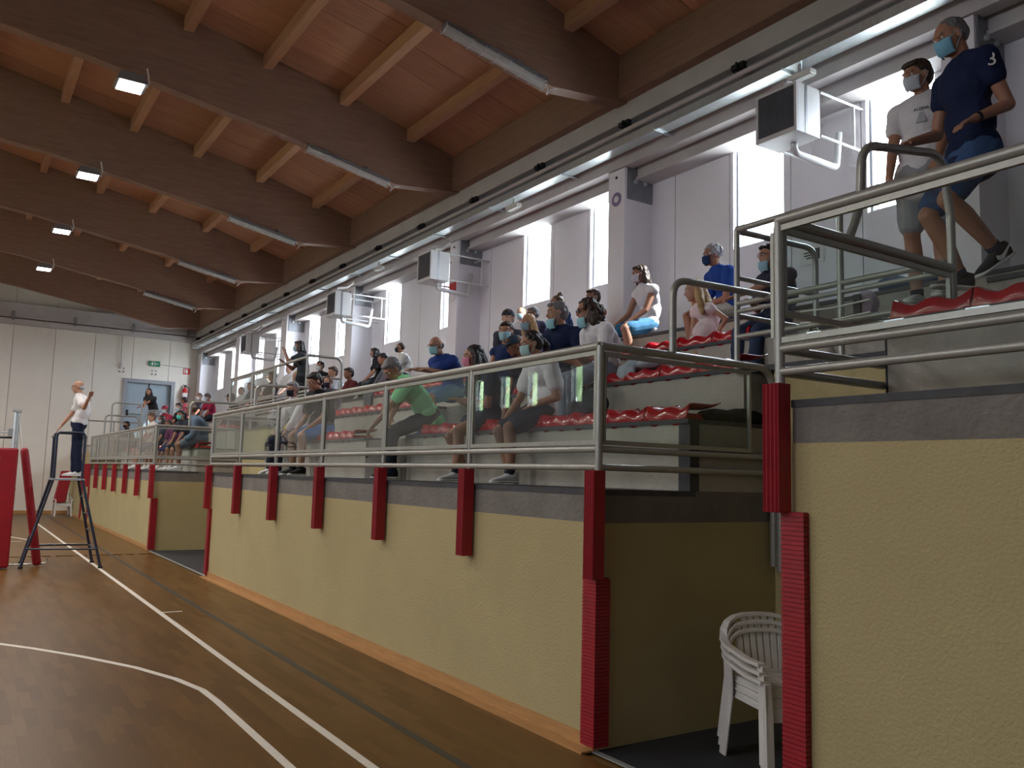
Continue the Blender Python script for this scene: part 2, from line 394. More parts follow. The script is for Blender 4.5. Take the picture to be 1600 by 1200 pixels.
# ---- eaves girders, tray and trim above the window wall
g = MB().box(6.95, 7.45, YK, YB, 6.24, 6.49).build('trim_2', M['girder'], kind='structure')
MB().box(7.05, 7.45, YK, YB, 5.94, 6.24).build('channel', M['steel'], g)
g2 = MB().box(7.10, 7.26, YK, YB, 5.73, 5.94).build('trim_3', M['girder'], kind='structure')
g3 = MB().box(7.30, 7.60, YK, YB, 5.86, 6.3).box(7.33, 7.62, YK, YB, 5.62, 5.86).build('trim_4', M['girder'], kind='structure')
MB().box(7.30, 7.62, YK, YB, 5.58, 5.62).build('flange', M['girder'], g3)
tr = empty('cable_tray', (6.9, 12, 5.86), label='long galvanised cable tray hanging along the girder above the windows', cat='cable tray')
def loc(mb, o): 
    l = o.location; mb.v = [(a - l[0], b - l[1], c - l[2]) for a, b, c in mb.v]; return mb
loc(MB().box(6.82, 7.0, YK, YB - .3, 5.855, 5.862).box(6.82, 6.826, YK, YB - .3, 5.862, 5.96).box(6.994, 7.0, YK, YB - .3, 5.862, 5.9), tr).build('tray', M['galv'], tr)
loc(MB().tube([(6.80, YK, 6.02), (6.80, YB - .3, 6.02)], .028, 8), tr).build('conduit', M['girder'], tr)
k = 0
for y in [1.72 + 1.9 * i for i in range(16)]:
    loc(MB().box(6.78, 7.1, y - .012, y + .012, 5.83, 5.855), tr).build('bracket', M['galv'], tr)
    loc(MB().box(6.80, 6.98, y + .6, y + .68, 6.10, 6.16).box(6.86, 6.92, y + .56, y + .72, 6.12, 6.2).tube([(6.84, y + .64, 6.05), (6.84, y + .64, 6.2)], .012, 6), tr).build('clamp', M['black'], tr)
    k += 1
for k_, (yy_, lb_) in enumerate([(10.65, 'small white emergency light under the tray between the first columns'), (5.35, 'small white emergency light under the tray above the nearest heater'), (15.6, 'small white emergency light under the tray beyond the second heater')]):
    t = empty('emergency_light', (6.88, yy_, 5.70), label=lb_, cat='ceiling light')
    MB().box(-.05, .05, -.16, .16, 0, .055).build('housing', M['white'], t, bevel=.008)
    MB().box(-.04, .04, -.15, .15, -.012, 0).build('diffuser', M['lens'], t, bevel=.004)
    MB().box(-.01, .01, -.02, .02, .055, .16).build('bracket', M['galv'], t)
# columns
COLY = [(-5.4, -5.1), (-.9, -.55), (3.72, 4.02), (8.33, 8.66), (12.76, 13.06), (17.45, 17.85), (21.95, 22.4), (26.4, 26.8), (31.3, 31.75)]
for i, (a, b) in enumerate(COLY):
    c = empty('column', (7.4, a, 0), kind='structure')
    loc(MB().box(7.12, 7.60, a, b, 1.0, 5.72), c).build('shaft', M['panel'], c)
    loc(MB().box(7.16, 7.60, a - .015, a, 5.30, 5.9).box(7.16, 7.6, b, b + .015, 5.3, 5.9), c).build('steel_plate', M['steel'], c)
    for q in (7.28, 7.45):
        loc(MB().tube([(q, a - .04, 5.55), (q, a - .015, 5.55)], .03, 8), c).build('bolt', M['galv'], c)
    if 3 < a < 24:
        loc(MB().tube([(7.11, (a + b) / 2, 5.62), (7.125, (a + b) / 2, 5.62)], .02, 10), c).build('socket', M['black'], c)
# outside greenery seen through (and mirrored by) the far left windows
for k, (y, h) in enumerate([(20, 6), (26, 7.5), (32, 8), (39, 9), (47, 9.5), (55, 10), (63, 11)]):
    t = empty('tree', (-24 - k, y, 0), label=['round','broad','tall','bushy','leafy','dense','wide'][k] + ' green tree outside the windows of the opposite wall', cat='tree', group='trees outside')
    mb = MB(); rn = random.Random(k)
    for q in range(16):
        mb.ell((rn.uniform(-2, 2), rn.uniform(-1.2, 1.2), rn.uniform(1.5, h)), (2.0, 1.7, 2.0), None, 8, 6)
    mb.build('crown', M['leafgreen'], t, smooth=True); MB().tube([(0, 0, 0), (0, 0, 3)], .3, 8).build('trunk', M['base_wood'], t)
MB().box(-90, XL - .3, -40, 120, -.3, -.05).build('lawn', M['leafgreen'], kind='structure')
MB().box(XB + .4, 90, -40, 120, -.3, -.05).build('pavement', mat('pavement', (.50, .50, .46), .9, noise_amt=.1), kind='structure')

# ------------------------------------------------------------------ the concrete stands
def stand(name, y0, y1, dz=0, far=False, z0=0):
    s = empty(name, (XW, y0, 0), kind='structure')
    def B(nm, m, *b, **k): return loc(MB().box(*b), s).build(nm, M[m], s, **k)
    B('front_wall', 'plaster', XW, XB - .02, y0, y1, z0, 1.335 + dz)
    B('concrete_band', 'concrete', XW + .002, XB - .02, y0 + .002, y1 - .002, 1.335 + dz, ZW - .035 + dz)
    B('slab_edge', 'dark_edge', XW - .003, TX[0] + .05, y0 - .003, y1 + .003, ZW - .035 + dz, ZW + dz)
    B('walkway', 'concrete', TX[0] + .03, XB - .02, y0 + .002, y1 - .002, ZW - .035 + dz, TZ[0] - .03 + dz)
    return s
def tier(s, y0, y1, k, zlow, dz=0, xf=None):
    X0 = xf or TX[k]; X1 = XB - .02
    t = loc(MB().box(X0, X1, y0, y1, zlow, TZ[k] - .03 + dz), s).build('riser', M['concrete_light'], s)
    loc(MB().box(X0 - .02, X1, y0 - .004, y1 + .004, TZ[k] - .03 + dz, TZ[k] + dz), s).build('tread', M['dark_edge'], s)
def tiers(s, y0, y1, aisle, dz=0, inset=.22):
    for k in range(4):
        a = y0 if k == 0 else y0 + inset; b = y1 if k == 0 else y1 - inset
        zl = (ZW if k == 0 else TZ[k - 1]) + dz
        if aisle:
            tier(s, a, aisle[0], k, zl, dz); tier(s, aisle[1], b, k, zl, dz)
            # stair between: two steps per riser
            X = TX[k]; m = (zl + TZ[k] + dz) / 2
            loc(MB().box(X + .0, XB - .02, aisle[0] + .004, aisle[1] - .004, zl, m).box(X + .3, XB - .02, aisle[0] + .004, aisle[1] - .004, m, TZ[k] + dz), s).build('stair_step', M['concrete'], s)
        else: tier(s, a, b, k, zl, dz)
sm = stand('stand_middle', YA, YM); tiers(sm, YA, YM, (8.3, 9.4))
sf = stand('stand_far', YG2, YF); tiers(sf, YG2, YF, (21.8, 22.9))
srr = stand('stand_near', YK + .02, YR, DR)
tier(srr, YK + .02, YR, 0, ZW + DR, DR)
loc(MB().box(5.12, XB - .02, YK + .02, YR, TZ[0] + DR, 2.84), srr).build('riser', M['concrete_light'], srr)
loc(MB().box(5.10, XB - .02, YK + .02, YR, 2.84, 2.87), srr).build('tread', M['dark_edge'], srr)
# dark end strip on the first riser of each stand
for (y, dz) in ((YA, 0), (YR, DR)):
    MB().box(4.075, 4.16, y - (.006 if dz == 0 else -.002), y + (.10 if dz == 0 else .01), ZW + dz, TZ[0] + dz - .02).build('trim_5', M['dark_edge'], kind='structure')
# covered entrances between the stands
def entrance(y0, y1, i):
    s = empty('entrance', (4.9, y0, 0), kind='structure')
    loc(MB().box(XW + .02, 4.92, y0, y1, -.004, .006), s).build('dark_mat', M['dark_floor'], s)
    loc(MB().box(4.92, XB, y0 - .0, y1 + .0, -.01, 2.42), s).build('end_wall', M['plaster'], s)
    loc(MB().box(4.88, XB, y0 - .02, y1 + .2, 2.42, 2.46), s).build('slab_edge', M['dark_edge'], s)
    for k in (2, 3):
        loc(MB().box(TX[k], XB - .02, y0, y1 + .22, TZ[k - 1], TZ[k] - .03), s).build('riser', M['concrete_light'], s)
        loc(MB().box(TX[k] - .02, XB - .02, y0, y1 + .22, TZ[k] - .03, TZ[k]), s).build('tread', M['dark_edge'], s)
entrance(YR, YA, 0); entrance(YM - .2, YG2, 1)
# landing at the far end and its low wall
MB().box(XW, XB, YF + .0, YB, 0, 2.0).build('landing', M['plaster'], kind='structure')
MB().box(4.0, XB, YF, YB, 2.0, 2.46).build('landing', M['concrete'], kind='structure')
# baseboards along the stand fronts
for n, (a, b) in enumerate([(YA, YM), (YG2, YF), (YF, YB)]):
    MB().box(XW - .014, XW, a, b, 0, .085).build('baseboard_%d' % (n + 1), M['base_wood'], kind='structure')
MB().box(XW - .10, XW - .014, YA, YM, 0, .012).build('trim_6', M['base_wood'], kind='structure')
MB().box(XL, XW, YB - .02, YB, 0, .11).build('baseboard_back', M['base_wood'], kind='structure')
MB().box(XW - .02, XW + .02, YM, YG2, 0, .006).box(XW - .02, XW + .02, YR, YA, 0, .006).build('trim_7', M['galv'], kind='structure')
# grey downpipe in the near entrance corner
#PART2
# ------------------------------------------------------------------ railings
def pane_bay(t, y0, y1, z0, z1, X, fixed=None, axis='Y', tt='glass'):
    """flat metal frame with a glass pane between two posts"""
    w_ = .028
    def bar(a0, a1, b0, b1, nm, m='rail', th=.012):
        if axis == 'Y': mb = MB().box(X - th, X + th, a0, a1, b0, b1)
        else: mb = MB().box(a0, a1, X - th, X + th, b0, b1)
        return loc(mb, t).build(nm, M[m], t)
    bar(y0, y1, z1 - w_, z1, 'frame_bar'); bar(y0, y1, z0, z0 + w_, 'frame_bar')
    bar(y0, y0 + w_ * .7, z0 + w_, z1 - w_, 'frame_bar'); bar(y1 - w_ * .7, y1, z0 + w_, z1 - w_, 'frame_bar')
    bar(y0 + w_ * .7, y1 - w_ * .7, z0 + w_, z1 - w_, 'glass_pane', tt, .003)
def front_rail(name, posts, dz, label, endopen=False, y_over=0):
    X = 3.275
    t = empty(name, (X, posts[0], 1.5 + dz), label=label, cat='railing')
    ya, yb = posts[0], posts[-1]
    P = lambda mb, nm, m='rail', **k: loc(mb, t).build(nm, M[m], t, auto=True, **k)
    P(MB().tube([(X, ya, 2.42 + dz), (X, yb, 2.42 + dz)], .026, 14), 'top_rail')
    P(MB().tube([(X, ya, 1.785 + dz), (X, yb, 1.785 + dz)], .021, 12), 'mid_rail')
    P(MB().tube([(X, ya, 1.675 + dz), (X, yb, 1.675 + dz)], .021, 12), 'lower_rail')
    for i, y in enumerate(posts):
        P(MB().tube([(X, y, 1.05 + dz), (X, y, 2.42 + dz)], .024 if i in (0, len(posts) - 1) else .019, 12), 'post')
    for a, b in zip(posts, posts[1:]):
        pane_bay(t, a + .024, b - .024, 1.812 + dz, 2.392 + dz, X)
    return t
def side_rail(t, Y, dz, bx=4.86):
    P = lambda mb, nm, m='rail': loc(mb, t).build(nm, M[m], t, auto=True)
    P(MB().tube(bend([(3.275, Y, 2.42 + dz), (bx, Y, 2.42 + dz), (bx, Y, 1.03 + dz)], .17), .026, 14), 'side_rail')
    for z in (1.785, 1.675): P(MB().tube([(3.275, Y, z + dz), (bx, Y, z + dz)], .021, 12), 'side_bar')
    pane_bay(t, 3.30, 4.62, 1.812 + dz, 2.385 + dz, Y, axis='X')
pm = [4.04 + 1.543 * i for i in range(7)]
rm = front_rail('railing', pm, 0, 'long glazed tubular railing along the front of the middle stand')
side_rail(rm, 4.04, 0); side_rail(rm, pm[-1], 0)
pf = [17.68 + 1.54 * i for i in range(7)]
rf = front_rail('railing', pf, 0, 'glazed tubular railing along the front of the farthest stand')
side_rail(rf, 17.68, 0); side_rail(rf, pf[-1], 0)
pr_ = [2.68 - 1.54 * i for i in range(0, 5)]
rr = front_rail('railing', pr_, DR, 'glazed railing of the raised near stand at the right edge')
Pp = lambda t, mb, nm, m='rail': loc(mb, t).build(nm, M[m], t, auto=True)
Pp(rr, MB().tube([(3.275, 2.68, 2.42 + DR), (4.80, 2.68, 2.42 + DR)], .028, 12), 'side_rail')
Pp(rr, MB().tube([(4.80, 2.68, 2.46), (4.80, 2.68, 3.2)], .024, 12), 'post')
for z in (1.785, 1.675): Pp(rr, MB().tube([(3.275, 2.68, z + DR), (4.1, 2.68, z + DR)], .022, 12), 'side_bar')
pane_bay(rr, 3.30, 4.77, 1.95 + DR, 2.39 + DR, 2.68, axis='X')
# hoop handrails standing on the side rails
def hoop(name, pts, label, grp=None, r=.024, bars=()):
    t = empty(name, pts[0], label=label, cat='handrail', group=grp)
    loc(MB().tube(bend(pts, .13), r, 14), t).build('hoop', M['rail'], t, auto=True)
    for a, b in bars: loc(MB().tube([a, b], .02, 10), t).build('bar', M['rail'], t, auto=True)
    return t
hoop('handrail', [(3.88, 4.04, 2.44), (3.88, 4.04, 2.93), (4.95, 4.06, 2.96), (4.95, 4.08, 2.46)], 'bent tubular handrail hoop rising from the near side rail by the seated girl')
hoop('handrail', [(4.82, 4.34, 3.50), (5.75, 4.34, 3.52), (5.75, 4.34, 2.47)], 'pale tubular handrail with two bars beside the woman in glasses', bars=[((4.82, 4.34, 3.14), (5.75, 4.34, 3.14)), ((4.82, 4.34, 2.85), (5.75, 4.34, 2.85))])
hoop('handrail', [(3.82, 2.68, 2.88), (3.93, 2.68, 3.08), (3.95, 2.68, 3.43), (4.72, 2.68, 3.56), (4.80, 2.68, 3.2)], 'grey handrail hoop held by the man in a white tee')
hoop('handrail', [(3.88, pm[-1], 2.44), (3.88, pm[-1], 2.93), (4.95, pm[-1], 2.96), (4.95, pm[-1], 2.0)], 'handrail hoop at the far end of the middle stand')
hoop('handrail', [(4.80, 13.62, 3.53), (5.40, 13.62, 3.53), (5.40, 13.62, 2.46)], 'white handrail hoop beside the standing woman in black', bars=[((4.8, 13.62, 3.18), (5.4, 13.62, 3.18))])
hoop('handrail', [(3.88, 17.68, 2.44), (3.88, 17.68, 2.93), (4.95, 17.68, 2.96), (4.95, 17.68, 2.0)], 'handrail hoop on the near side rail of the farthest stand')
# guard rails above the entrances
def guard(y0, y1, posts, label, top=3.5, glass=()):
    X = 4.80
    t = empty('guard_rail', (X, y0, 2.46), label=label, cat='railing')
    Pp(t, MB().tube([(X, y0, top), (X, y1, top)], .024, 12), 'top_rail')
    for z, r in ((2.93, .022), (2.87, .018), (2.68, .02)): Pp(t, MB().tube([(X, y0, z), (X, y1, z)], r, 10), 'bar')
    for y in posts: Pp(t, MB().tube([(X, y, 2.40), (X, y, top)], .022, 12), 'post')
    for a, b in glass: pane_bay(t, a, b, 2.96, top - .03, X)
guard(4.32, 2.72, [4.32, 3.43], 'dark guard rail above the near entrance behind the corner post')
guard(13.62, 18.3, [13.62, 15.3, 16.7, 18.3], 'long guard rail above the far entrance beside the standing woman', glass=[(16.75, 18.25), (15.35, 16.65)])
# ---- red foam
ORD = ['first', 'second', 'third', 'fourth', 'fifth', 'sixth', 'seventh', 'eighth', 'ninth', 'tenth', 'eleventh', 'twelfth']
def foam_pad(x, y, z0, z1, label, grp, face='F'):
    pts = []; W = .047; D = .052; k = 4
    prof = []
    for i in range(k * 4 + 1):
        u = -W + 2 * W * i / (k * 4); prof.append((-D - .007 * math.cos(2 * PI * i / 4), u))
    poly = [(.03, -W)] + prof + [(.03, W)]
    t = empty('post_pad', (x, y, z0), label=label, cat='foam pad', group=grp)
    MB().prism(poly, 0, z1 - z0, 'Z').build('foam_cover', M['foam'], t, bevel=.002)
    for zz in (.12, z1 - z0 - .12): MB().box(-.02, .02, W - .002, W + .012, zz, zz + .02).build('strap', M['black'], t)
    return t
for i, y in enumerate(pm):
    g = 'short red pads along the middle stand'; lb = 'short red foam pad, %s from the near corner of the middle stand' % ORD[min(i, 11) - 1]
    if i == 0: g = None; lb = 'red foam pad on the corner post of the middle stand'
    if i == 6: g = None; lb = 'red foam pad on the far end post of the middle stand'
    foam_pad(3.262, y, 1.01, 1.655, lb, g)
for i, y in enumerate(pf):
    g = 'red pads on the farthest railing'
    foam_pad(3.262, y, 1.01, 1.655, 'short red foam pad, %s from the near corner of the farthest stand' % ORD[i], g)
foam_pad(3.262, 2.68, 1.47, 2.075, 'tall red foam pad on the corner post of the near stand', None)
def corner_guard(y, sy, z1, label, xw=XW):
    t = empty('corner_guard', (xw, y, 0), label=label, cat='foam pad')
    mb = MB(); z = .035
    while z < z1 - .01:
        mb.box(-.040, 0, -.038 * sy if sy > 0 else -.09, .09 if sy > 0 else .038, z, z + .017).box(0, .075, -.038 * sy if sy > 0 else 0, 0 if sy > 0 else .038, z, z + .017)
        z += .0215
    a, b = (-.032, .085) if sy > 0 else (-.085, .032)
    mb.box(-.033, 0, a, b, .03, z1); mb.box(0, .072, min(0, a if sy > 0 else 0), max(0, 0 if sy > 0 else b), .03, z1)
    mb.build('ribbed_foam', M['foam'], t)
corner_guard(YA, 1, 1.01, 'tall ribbed red foam guard on the near corner of the middle stand')
corner_guard(YM, -1, 1.01, 'ribbed red foam guard on the far corner of the middle stand')
corner_guard(YG2, 1, 1.01, 'ribbed red foam guard on the corner past the far entrance')
corner_guard(YF, -1, 1.01, 'ribbed red foam guard at the far end of the farthest stand')
corner_guard(YR, -1, 1.475, 'tall ribbed red foam guard on the near stand beside the plastic chairs')
# ------------------------------------------------------------------ seats
def seat_mesh():
    mb = MB(); nu, nv = 20, 9; W, D = .212, .34
    def P(i, j):
        u = i / nu; v = j / nv
        y = -W + 2 * W * u
        side = abs(2 * u - 1)
        wave = .5 - .5 * math.cos(4 * PI * u)          # two thigh dips, one centre ridge
        lip = max(0, 1 - v * 4)
        z = .080 - .030 * wave * (1 - v * .7) + .016 * max(0, side - .86) / .14
        z += .16 * max(0, v - .72) ** 1.5
        x = -.045 + D * v
        if j == 0: z -= .105; x += .012
        if j == 1: z -= .008
        return (x, y, z)
    vs = [P(i, j) for j in range(nv + 1) for i in range(nu + 1)]
    fs = [(j * (nu + 1) + i, j * (nu + 1) + i + 1, (j + 1) * (nu + 1) + i + 1, (j + 1) * (nu + 1) + i) for j in range(nv) for i in range(nu)]
    mb.add(vs, fs); return mb
shell_me = seat_mesh().mesh('seat_shell', M['seat_red'], True)
foot_me = MB().box(-.0, .26, -.15, -.11, -.02, .035).box(-.0, .26, .11, .15, -.02, .035).mesh('seat_foot', M['red'])
def seat(x, y, z, label, grp):
    t = empty('stadium_seat', (x, y, z), label=label, cat='seat', group=grp)
    s_ = inst('shell', shell_me, t)
    so = s_.modifiers.new('thick', 'SOLIDIFY'); so.thickness = .006
    inst('foot', foot_me, t); return t
rows = [(0, 4.10, 8.28, 'front row right block'), (0, 9.42, 13.25, 'front row left block'), (1, 4.34, 8.28, 'second row right block'), (1, 9.42, 13.05, 'second row left block'), (2, 4.95, 8.28, 'third row right block'), (2, 9.42, 13.05, 'third row left block')]
for k, a, b, nm in rows:
    n = int((b - a) / .432)
    for i in range(n):
        y = a + .216 + i * .432 if 'right' in nm else b - .216 - i * .432
        e = 'its right end' if 'right' in nm else 'its left end'; seat(TX[k] + .03, y, TZ[k] + .012, 'red seat of the middle stand, %s, %s from %s' % (nm, ORD[i], e), 'red seats, middle stand, ' + nm)
for k, a, b, nm in [(0, 17.72, 21.78, 'front row near block'), (0, 22.95, 26.8, 'front row far block'), (1, 17.95, 21.78, 'second row near block'), (2, 17.95, 21.78, 'third row near block')]:
    n = int((b - a) / .432)
    for i in range(n): seat(TX[k] + .03, a + .216 + i * .432, TZ[k] + .012, 'red seat of the farthest stand, %s, %s from its near end' % (nm, ORD[i]), 'red seats, farthest stand, ' + nm)
for i in range(3): seat(TX[0] + .03, 2.62 - .216 - i * .432, TZ[0] + DR + .012, ['dark red seat shell at the end of the near stand row', 'dark red seat shell under the black sneaker', 'dark red seat shell at the right picture edge'][i], None)
# ------------------------------------------------------------------ near entrance: pipe, plastic chairs
tag(MB().tube([(4.86, 3.98, 0.0 + 1.0), (4.86, 3.98, 2.0)], .03, 10).build('wall_pipe', M['rail'], auto=True), 'grey vertical pipe in the corner of the near entrance', 'pipe')
def sweep(mb, pts, w, h, up=(0, 0, 1)):
    pts = [Vector(p) for p in pts]; n = len(pts); rings = []
    for i, p in enumerate(pts):
        t = (pts[min(i + 1, n - 1)] - pts[max(i - 1, 0)]).normalized(); u = Vector(up)
        sd = t.cross(u).normalized(); u2 = sd.cross(t).normalized()
        rings += [p + sd * w / 2 + u2 * h / 2, p - sd * w / 2 + u2 * h / 2, p - sd * w / 2 - u2 * h / 2, p + sd * w / 2 - u2 * h / 2]
    fs = [(0, 1, 2, 3), tuple(4 * (n - 1) + k for k in (3, 2, 1, 0))]
    for i in range(n - 1):
        for k in range(4): fs.append((4 * i + k, 4 * (i + 1) + k, 4 * (i + 1) + (k + 1) % 4, 4 * i + (k + 1) % 4))
    return mb.add(rings, fs)
def plastic_chair(loc_, rz, label, z=0, sc=.95):
    t = empty('plastic_chair', (loc_[0], loc_[1], z), label=label, cat='chair', group=None); t.rotation_euler = (0, 0, rz); t.scale = (sc,) * 3
    wp = M['white_plastic']
    arc = []
    for i in range(25):   # rim: arm - back - arm ; front is -y
        a = -1 + 2 * i / 24; b = abs(a)
        if b > .45:
            q = (b - .45) / .55; x = .285 - .01 * q; y = .20 - .46 * q; zz = .625 - .045 * min(1, q * 1.6)
        else:
            q = b / .45; x = .285 * math.sin(q * PI / 2) ** .8; y = .20 + .085 * math.cos(q * PI / 2); zz = .80 - .175 * q ** 2.2
        arc.append(Vector((math.copysign(x, a), y, zz)))
    mb = MB(); sweep(mb, arc, .052, .024); mb.build('arm_rim', wp, t, bevel=.004)
    for i in range(-3, 4):
        x = i * .052; top = .80 - .175 * (abs(x) / .285) ** 2.2
        mb = MB(); sweep(mb, [(x * .85, .215, .43), (x * .95, .245, .60), (x, .285 - .08 * (abs(x) / .285) ** 2, top)], .036, .01, (0, 1, 0)); mb.build('slat', wp, t)
    mb = MB()
    for i in range(-4, 5): mb.box(i * .048 - .019, i * .048 + .019, -.19, .19, .418, .430)
    mb.box(-.23, .23, -.235, -.185, .405, .432).box(-.21, .21, .185, .23, .405, .45).box(-.235, -.205, -.22, .22, .39, .435).box(.205, .235, -.22, .22, .39, .435)
    mb.build('seat', wp, t, bevel=.004)
    MB().box(-.22, .22, -.245, -.235, .34, .425).build('apron', wp, t, bevel=.003)
    for sx in (-1, 1):
        MB().box(sx * .236 - .005, sx * .236 + .005, -.2, .2, .392, .412).build('side_apron', wp, t)
        mb = MB(); sweep(mb, [(sx * .275, -.245, .575), (sx * .262, -.235, .40), (sx * .285, -.285, 0)], .062, .012, (sx, 0, .1)); sweep(mb, [(sx * .255, -.262, .575), (sx * .24, -.258, .40), (sx * .262, -.312, 0)], .05, .012, (0, 1, .1)); mb.build('leg', wp, t, bevel=.003)
        mb = MB(); sweep(mb, [(sx * .28, .17, .61), (sx * .258, .20, .40), (sx * .27, .275, 0)], .085, .012, (sx, 0, .1)); sweep(mb, [(sx * .26, .205, .60), (sx * .235, .235, .40), (sx * .25, .31, 0)], .05, .012, (0, 1, .1)); mb.build('leg', wp, t, bevel=.003)
        MB().box(sx * .262 - .006, sx * .262 + .006, -.23, .17, .54, .60).build('arm_side', wp, t) if False else None
    return t
for k, lb in enumerate(['bottom white plastic armchair of the stack in the near entrance', 'middle white plastic armchair of the stack in the near entrance', 'top white plastic armchair of the stack in the near entrance']):
    plastic_chair((4.10 + .004 * k, 3.36 + .012 * k), -.34, lb, .0 + .045 * k, .90)
# ------------------------------------------------------------------ heaters
def heater(x, y0, z, label, w_=.5, h=.5, d=.36):
    t = empty('fan_heater', (x, y0, z), label=label, cat='heater')
    MB().box(.02, d, 0, w_, 0, h).build('casing', M['heater_white'], t, bevel=.006)
    MB().box(-.0, .02, 0, w_, 0, .05).box(0, .02, 0, w_, h - .025, h).box(0, .02, 0, .03, .05, h - .025).box(0, .02, w_ - .03, w_, .05, h - .025).build('front_frame', M['heater_white'], t)
    MB().box(.012, .022, .03, w_ - .03, .05, h - .025).build('grille_back', M['heater_dark'], t)
    mb = MB(); n = 20
    for i in range(1, n): q = .03 + (w_ - .06) * i / n; mb.box(.002, .008, q - .002, q + .002, .05, h - .025)
    for i in range(1, n): q = .05 + (h - .075) * i / n; mb.box(.006, .012, .03, w_ - .03, q - .002, q + .002)
    mb.build('grille', M['steel'], t)
    MB().box(.13, .16, -.003, 0, 0, h).build('side_band', M['steel'], t)
    m2 = MB(); 
    for a, b in [((d, -.0, .03), (7.6 - x, -.0, .03)), ((d, 0, h - .02), (7.6 - x, 0, h - .02)), ((7.45 - x, 0, .03), (7.45 - x, 0, h - .02)), ((d, w_, .03), (7.6 - x, w_, .03)), ((d, w_, h - .02), (7.6 - x, w_, h - .02)), ((7.45 - x, w_, .03), (7.45 - x, w_, h - .02)), ((7.45 - x, 0, h - .02), (7.45 - x, w_, h - .02))]: m2.tube([a, b], .014, 6)
    m2.build('bracket', M['heater_white'], t)
    MB().tube(bend([(.25, w_ * .45, -.0), (.25, w_ * .45, -.10), (.85, w_ * .35, -.14), (.9, w_ * .35, .25)], .06), .035, 12).build('flue_pipe', M['heater_white'], t, smooth=True)
    MB().tube(bend([(.12, w_ * .5, h), (.12, w_ * .5, h + .12), (.35, w_ * .6, h + .16), (.5, w_ * .6, h + .3)], .05), .03, 10).box(.0, .2, w_ * .3, w_ * .6, h, h + .05).build('gas_pipe', M['girder'], t)
    return t
heater(6.55, 5.14, 5.01, 'white fan heater with mesh grille hanging nearest at upper right')
heater(6.45, 12.50, 4.88, 'fan heater hanging in front of the second window column')
heater(6.40, 16.66, 4.88, 'fan heater hanging between the standing woman and the second heater')
heater(6.40, 23.1, 4.78, 'farthest fan heater hanging beneath the girder')
# ------------------------------------------------------------------ ceiling lamps
def batten(y, label):
    a = Vector((4.2, y - .16, 6.60)); b = Vector((5.58, y - .16, 6.33)); d = (b - a).normalized(); L_ = (b - a).length
    t = empty('batten_light', a, label=label, cat='ceiling light')
    up = Vector((-d.z, 0, d.x)); sd = Vector((0, 1, 0)); c = d * L_ / 2
    MB().obox(c + up * .02, d * L_ / 2, sd * .07, up * .025).build('housing', M['steel'], t, bevel=.004)
    mb = MB(); mb.tube([d * .02 - up * .02, d * (L_ - .02) - up * .02], .055, 12); mb.build('diffuser', M['lens'], t, auto=True)
    mb = MB()
    for i in range(0, 9): 
        q = d * (L_ * i / 8); r = .085
        mb.tube([q + up * .0 + sd * r, q - up * .075 + sd * r * .7, q - up * .09, q - up * .075 - sd * r * .7, q - sd * r], .003, 4)
    for s_ in (-1, -.5, 0, .5, 1): mb.tube([sd * s_ * .08 - up * .08 * math.cos(s_ * 1.3), d * L_ + sd * s_ * .08 - up * .08 * math.cos(s_ * 1.3)], .003, 4)
    mb.build('wire_guard', M['galv'], t)
    MB().tube(bend([d * L_ + up * .0, d * (L_ + .08) - up * .04, d * (L_ + .06) - up * .14, d * (L_ + .12) - up * .02, d * (L_ + .2) + up * .02], .03), .006, 6).build('cable', M['white'], t)
    MB().box(.3, .34, .0, .18, .0, .05).build('bracket', M['steel'], t); MB().box(1.0, 1.04, 0, .18, -.16, -.08).build('bracket', M['steel'], t)
for y, l in zip((8.2, 12.6, 17.1, 21.6, 26.1), ('nearest wire-guarded strip light on the roof beam at top centre', 'second nearest wire-guarded strip light under a roof beam', 'third strip light under the middle roof beam', 'fourth strip light under a distant roof beam', 'farthest strip light under the last lit beam')): batten(y, l)
def flood(x, y, label, z=6.86):
    t = empty('floodlight', (x, y, z), label=label, cat='ceiling light')
    mb = MB(); mb.prism([(-.17, -.02), (.17, -.02), (.2, .0), (.14, .10), (-.14, .10), (-.2, 0)], -.20, .20, 'Y'); mb.build('housing', M['steel'], t)
    MB().box(-.16, .16, -.185, .185, -.026, -.02).build('lit_glass', M['lamp'], t)
    MB().tube(bend([(.19, 0, .02), (.24, 0, .1), (.2, 0, .3)], .03), .012, 8).box(.19, .23, -.03, .03, .03, .1).build('bracket', M['white'], t)
    return t
for (x, y) in LAMPS:
    if x > 0: flood(x, y, {12.4: 'brightest nearest lit floodlight under the ceiling', 16.85: 'second lit floodlight under the ceiling', 21.3: 'third lit floodlight under the ceiling', 25.8: 'farthest lit floodlight under the ceiling'}[y], 6.86)
    else: tag(flood(x, y, 'lit floodlight over %s, %d metres from the end wall' % ('mid court' if x > -4 else 'the opposite sideline', round(31.8 - y)), 6.86), group='floodlights over the court')
